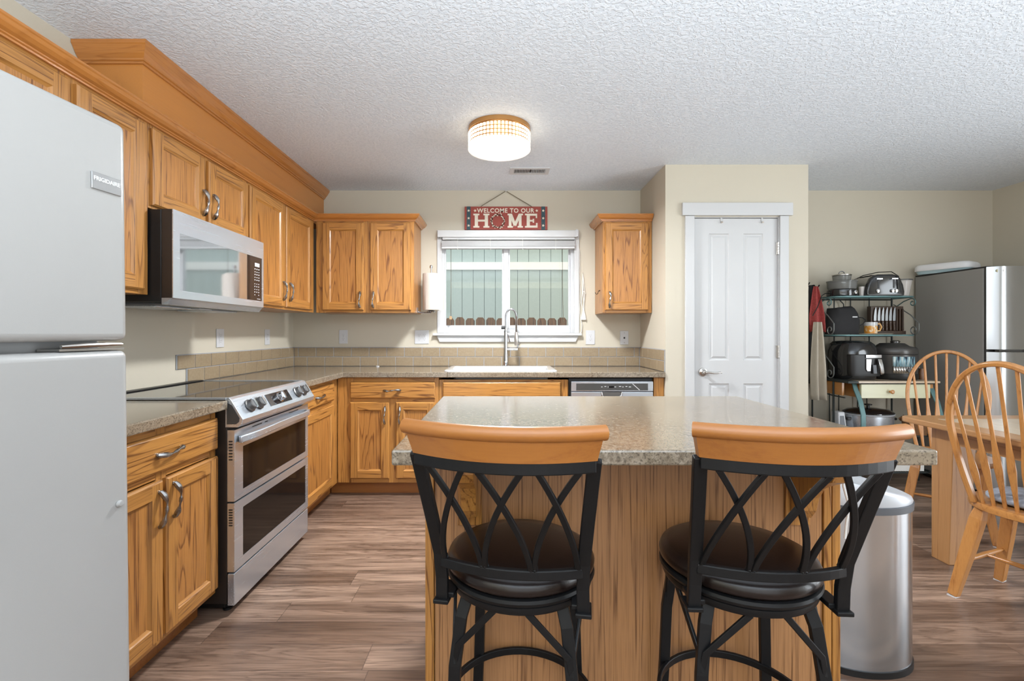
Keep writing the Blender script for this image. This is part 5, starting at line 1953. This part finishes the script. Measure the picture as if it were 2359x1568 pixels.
# knife block: dark frame with rods; six steak knives standing in it
kb = thing('knife_block', 'dark wooden knife block leaning on the middle rack shelf', 'knife block', (3.19, 3.93, T2))
kx0, kx1, ky = 3.055, 3.325, 3.925
DKWOOD = oak('dark_block_wood', 'z', light=(.055, .028, .015), dark=(.02, .01, .006), rings=5, contrast=.6, rough=.3)
mb = MB()
mb.box(kx0, kx1, ky, ky + .045, T2, T2 + .232, DKWOOD)
mb.build('back', kb, smooth=False, bevel=.003)
mb = MB()
mb.box(kx0 + .004, kx1 - .004, ky - .030, ky - .0005, T2, T2 + .028, DKWOOD)
for x in (3.262, 3.287, 3.312): mb.box(x - .006, x + .006, ky - .014, ky - .0005, T2 + .03, T2 + .21, DKWOOD)
mb.build('ledge', kb, smooth=False, bevel=.002)
KN = 'knives on the block'
names = ['leftmost', 'second from left', 'third from left', 'fourth from left', 'fifth from left', 'sixth from left']
proto = None
for k in range(6):
    x = kx0 + .026 + k * .0315
    lab = 'silver-bladed knife with dark riveted handle on the block, ' + names[k] + ' of six'
    if proto is None:
        t = thing('kitchen_knife', lab, 'knife', (x, ky - .010, T2 + .029), group=KN)
        mb = MB()
        bl_ = [(-.010, .083), (.011, .083), (.0125, .13), (.012, .165), (.009, .196), (.004, .19), (-.004, .165), (-.010, .12)]
        mb.prism(bl_, -.001, .001, STEELZ, RX(90))
        mb.build('blade', t, local=True, smooth=False)
        mb = MB()
        mb.bar([(0, 0, 0), (.002, 0, .02), (0, 0, .05), (.0005, 0, .083)], [.019, .016, .017, .019], .012, DKWOOD, up=(1, 0, 0))
        h = mb.build('handle', t, local=True, bevel=.003)
        mb = MB()
        for z in (.018, .042, .066): mb.lathe([(0, 0), (.0028, 0), (.0022, .0008), (0, .001)], CHROME, (.001, -.0062, z), 10, RX(90))
        mb.build('rivet', h, local=True)
        proto = t
    else:
        t = copy_tree(proto)
        t['label'] = lab
        t.location = (x, ky - .010, T2 + .029)

# ---- on the rack's table: air fryer and multicooker
ax_, ay_ = 2.835, 3.85
t = thing('air_fryer', 'black air fryer with silver basket handle on the bakers rack', 'air fryer', (ax_, ay_, TZ))
def afr(hx, hy, z, e=3.2, cy=ay_): return [(ax_ + hx * math.copysign(abs(math.cos(a)) ** (2 / e), math.cos(a)), cy + hy * math.copysign(abs(math.sin(a)) ** (2 / e), math.sin(a)), z) for a in [2 * math.pi * k / 40 for k in range(40)]]
mb = MB()
b0 = TZ + .002
mb.rings([afr(.132, .145, b0), afr(.140, .155, b0 + .02), afr(.146, .160, b0 + .15), afr(.143, .157, b0 + .22), afr(.130, .142, b0 + .275), afr(.105, .115, b0 + .30), afr(.05, .06, b0 + .305)], GLOSSBLACK)
mb.build('body', t, angle=60)
mb = MB()
mb.rings([afr(.116, .03, b0 + .03, 4, 3.715), afr(.122, .034, b0 + .05, 4, 3.715), afr(.124, .034, b0 + .195, 4, 3.715), afr(.12, .03, b0 + .20, 4, 3.715)], BLACK)
bsk = mb.build('basket', t)
mb = MB()
mb.box(ax_ - .014, ax_ + .108, 3.672, 3.684, b0 + .172, b0 + .198, CHROME)
mb.prism([(ax_ - .012, b0 + .165), (ax_ + .030, b0 + .165), (ax_ + .022, b0 + .07), (ax_ - .004, b0 + .07), (ax_ - .012, b0 + .085)], 0, .010, CHROME, TR(0, 3.682, 0) @ RX(90))
mb.build('front_trim', bsk, smooth=False, bevel=.002)
mb = MB()
mb.bar([(ax_ + .085, 3.668, b0 + .165), (ax_ + .087, 3.655, b0 + .12), (ax_ + .092, 3.650, b0 + .06), (ax_ + .094, 3.655, b0 + .048)], [.030, .030, .030, .020], .016, CHROME, up=(1, 0, 0))
mb.bar([(ax_ + .052, 3.675, b0 + .12), (ax_ + .052, 3.668, b0 + .05)], .030, .012, GREYPLASTIC, up=(1, 0, 0))
mb.build('handle', bsk, bevel=.004)

mx_, my_ = 3.160, 3.84
t = thing('multicooker', 'grey round multicooker with lit panel on the bakers rack', 'multicooker', (mx_, my_, TZ))
MC = plain('dark_grey_cooker', (.075, .07, .065), .3, .3, var=.1)
mb = MB()
mb.lathe([(0, b0), (.145, b0), (.155, b0 + .012), (.160, b0 + .05), (.162, b0 + .195), (0, b0 + .196)], MC, (mx_, my_, 0), 44)
mb.lathe([(0, b0), (.158, b0), (.164, b0 + .01), (.164, b0 + .044), (.1615, b0 + .046)], BLACK, (mx_, my_, 0), 44)
mb.build('body', t)
mb = MB()
mb.lathe([(0, b0 + .198), (.160, b0 + .198), (.163, b0 + .204), (.160, b0 + .240), (.150, b0 + .252), (.11, b0 + .262), (.08, b0 + .285), (0, b0 + .288)], MC, (mx_, my_, 0), 44)
ld = mb.build('lid', t)
mb = MB()
mb.lathe([(0, b0 + .2885), (.03, b0 + .2885), (.033, b0 + .300), (.022, b0 + .308), (0, b0 + .308)], CHROME, (mx_, my_ - .03, 0), 22)
mb.build('knob', ld)
mb = MB()
SCRN = Mat('cooker_screen')
SCRN.set(Base_Color=SCRN.ramp(SCRN.noise(SCRN.coords((14, 14, 3)), 3, 3), [(.35, (.02, .03, .05)), (.5, (.25, .42, .48)), (.62, (.55, .62, .6))]), Roughness=.1)
pan = [(mx_ + .166 * math.sin(R(a)), my_ - .166 * math.cos(R(a))) for a in range(-38, 20, 6)]
for (a, b), (c, d) in zip(pan, pan[1:]):
    mb.poly([(a, b, b0 + .105), (c, d, b0 + .105), (c, d, b0 + .182), (a, b, b0 + .182)], SCRN.mat)
    mb.poly([(a, b, b0 + .052), (c, d, b0 + .052), (c, d, b0 + .104), (a, b, b0 + .104)], NICKEL)
cp2 = mb.build('control_panel', t, solid=.004)
mb = MB()
mb.lathe([(0, 0), (.018, 0), (.017, .012), (0, .013)], CHARCOAL, (mx_ + .166 * math.sin(R(-2)), my_ - .168 * math.cos(R(-2)), b0 + .078), 18, RZ(-2) @ RX(90))
mb.build('knob', cp2)
# spice jar
mb = MB()
mb.lathe([(0, b0 - .001), (.020, b0 - .001), (.021, b0 + .06), (.017, b0 + .066), (.017, b0 + .085), (0, b0 + .086)], plain('brown_spice', (.16, .07, .03), .3, var=.4, scale=60), (3.33, 3.76, 0), 18)
tag(mb.build('spice_jar', at=(3.33, 3.76, TZ)), 'small brown jar at the right end of the rack table behind the far chair', 'jar')

# ---- bottom shelf: slow cooker, pan, white appliance, basket
sx_, sy_ = 2.935, 3.80
t = thing('slow_cooker', 'oval stainless slow cooker with black lid on the bottom rack shelf', 'slow cooker', (sx_, sy_, T3))
mb = MB()
mb.lathe([(0, T3), (.165, T3), (.172, T3 + .01), (.180, T3 + .135), (0, T3 + .136)], STEELX, (sx_, sy_, 0), 48, sx=1, sy=.78)
mb.build('body', t)
mb = MB()
mb.lathe([(0, T3 + .137), (.184, T3 + .137), (.187, T3 + .146), (.180, T3 + .150), (0, T3 + .150)], LIDSILVER, (sx_, sy_, 0), 48, sx=1, sy=.78)
mb.lathe([(0, T3 + .151), (.183, T3 + .151), (.183, T3 + .158), (.15, T3 + .176), (.08, T3 + .186), (0, T3 + .188)], BLACKGLASS, (sx_, sy_, 0), 48, sx=1, sy=.78)
ld = mb.build('lid', t)
mb = MB()
mb.lathe([(0, T3 + .1885), (.012, T3 + .1885), (.010, T3 + .205), (.026, T3 + .210), (.026, T3 + .218), (0, T3 + .221)], BLACK, (sx_, sy_, 0), 20)
mb.build('knob', ld)
for s in (-1, 1):
    mb = MB()
    mb.box(sx_ + s * .183 - .016, sx_ + s * .183 + .016, sy_ - .045, sy_ + .045, T3 + .095, T3 + .115, BLACK)
    mb.build('handle', t, smooth=False, bevel=.006)
mb = MB()
wx = 2.44
mb.rings([[(p[0], p[1], z) for p in rrect(wx - h, wx + h, 3.72 - h * .9, 3.72 + h * .9, .09, 0, 6)] for h, z in ((.145, .415), (.165, .43), (.170, .475), (.160, .495), (.12, .505))], LIDSILVER)
mb.lathe([(0, 0), (.1, 0), (.12, .02), (.12, .40), (0, .41)], CHARCOAL, (wx, 3.72, 0), 24)
tag(mb.build('steam_appliance', at=(wx, 3.72, 0), angle=50), 'silver-topped floor appliance between the pantry wall and the rack', 'appliance')
t = thing('kitchen_gadget', 'small white gadget with a grey front panel left of the slow cooker', 'gadget', (2.695, 3.80, T3))
mb = MB()
mb.hexa([(2.664, 3.745, T3), (2.730, 3.745, T3), (2.730, 3.85, T3), (2.664, 3.85, T3), (2.667, 3.76, T3 + .16), (2.720, 3.76, T3 + .16), (2.720, 3.84, T3 + .16), (2.667, 3.84, T3 + .16)], VINYL)
mb.build('body', t, smooth=False, bevel=.008)
mb = MB()
mb.hexa([(2.676, 3.7435, T3 + .04), (2.713, 3.7435, T3 + .04), (2.713, 3.75, T3 + .04), (2.676, 3.75, T3 + .04), (2.678, 3.756, T3 + .13), (2.709, 3.756, T3 + .13), (2.709, 3.762, T3 + .13), (2.678, 3.762, T3 + .13)], GREYPLASTIC)
mb.build('front_panel', t, smooth=False)
mb = MB()
bx_, by_ = 3.228, 3.70
mb.lathe([(0, T3), (.07, T3), (.08, T3 + .05), (.086, T3 + .10), (.082, T3 + .10), (.075, T3 + .02), (0, T3 + .012)], WICKER, (bx_, by_, 0), 22)
for k in range(26):
    a = R(k * 14)
    mb.tube([(bx_ + .088 * math.cos(a), by_ + .088 * math.sin(a), T3 + .095), (bx_ + (.09 + .02 * random.random()) * math.cos(a + .3), by_ + .09 * math.sin(a + .3), T3 + .11 + .02 * random.random())], .006, WICKER, 5)
tag(mb.build('wicker_basket', at=(bx_, by_, T3)), 'small brown wicker basket at the right of the bottom rack shelf', 'basket')
# on the floor under the rack
mb = MB()
mb.box(2.90, 3.26, 3.66, 3.86, .1335, .180, plain('white_box_board', (.72, .70, .66), .6))
mb.box(2.899, 3.0, 3.6585, 3.86, .146, .1805, plain('green_box_print', (.08, .38, .22), .6, var=.6, scale=40))
tag(mb.build('flat_box', smooth=False, at=(3.08, 3.76, .1335)), 'flat white and green box low on the bakers rack, under the slow cooker shelf', 'box')

# ---- cloths hanging at the rack's left corner
def cloth(name, lab, cat, x0, x1, y, z0, z1, folds, amp, mat, gather=.35, ph=0.0, skew=0.0, tip=0.0):
    mb = MB()
    n, k = 26, 14
    G = []
    for j in range(k + 1):
        v = j / k
        wd = gather + (1 - gather) * min(1, v * 1.6) ** .8
        row = []
        for i in range(n + 1):
            u = i / n
            x = (x0 + x1) / 2 + (u - .5) * (x1 - x0) * wd + skew * v
            yy = y + amp * math.sin(u * folds * 2 * math.pi + ph + v * .8) * (.5 + .5 * v)
            row.append((x, yy, z1 + (z0 - z1) * v - tip * v * abs(u - .5) * 2))
        G.append(row)
    pts = [p for r in G for p in r]
    fs = [(j * (n + 1) + i, j * (n + 1) + i + 1, (j + 1) * (n + 1) + i + 1, (j + 1) * (n + 1) + i) for j in range(k) for i in range(n)]
    mb.mesh(pts, fs, mat)
    return tag(mb.build(name, at=((x0 + x1) / 2, y, z1), solid=.004, angle=80), lab, cat)


hb = MB()
hb.tube([(2.52, YB - .001, 1.62), (2.52, 3.95, 1.62), (2.52, 3.93, 1.60), (2.52, 3.90, 1.60), (2.52, 3.885, 1.615)], .005, IRON, 7)
hb.tube([(2.60, YB - .001, 1.60), (2.60, 3.95, 1.60), (2.60, 3.93, 1.58), (2.60, 3.90, 1.58), (2.60, 3.885, 1.595)], .005, IRON, 7)
hb.box(2.49, 2.63, YB - .012, YB - .0005, 1.575, 1.65, IRON)
tag(hb.build('wall_hook', at=(2.56, YB, 1.6)), 'black wall hook rail holding cloths left of the bakers rack', 'hook')
cloth('oven_mitt', 'red and white printed cloth hanging left of the bakers rack', 'cloth', 2.525, 2.632, 3.895, 1.235, 1.585, 1.5, .022, REDCLOTH, .25, .5, .015, .03)
cloth('apron', 'beige linen apron hanging by the pantry corner', 'apron', 2.49, 2.62, 3.83, .66, 1.29, 2.0, .030, LINEN, .45, 1.2, .02)
cloth('dark_apron', 'black apron hanging behind the beige apron beside the rack', 'apron', 2.535, 2.628, 3.955, .78, 1.60, 1.5, .014, CLOTH, .4, 2.2, .01)
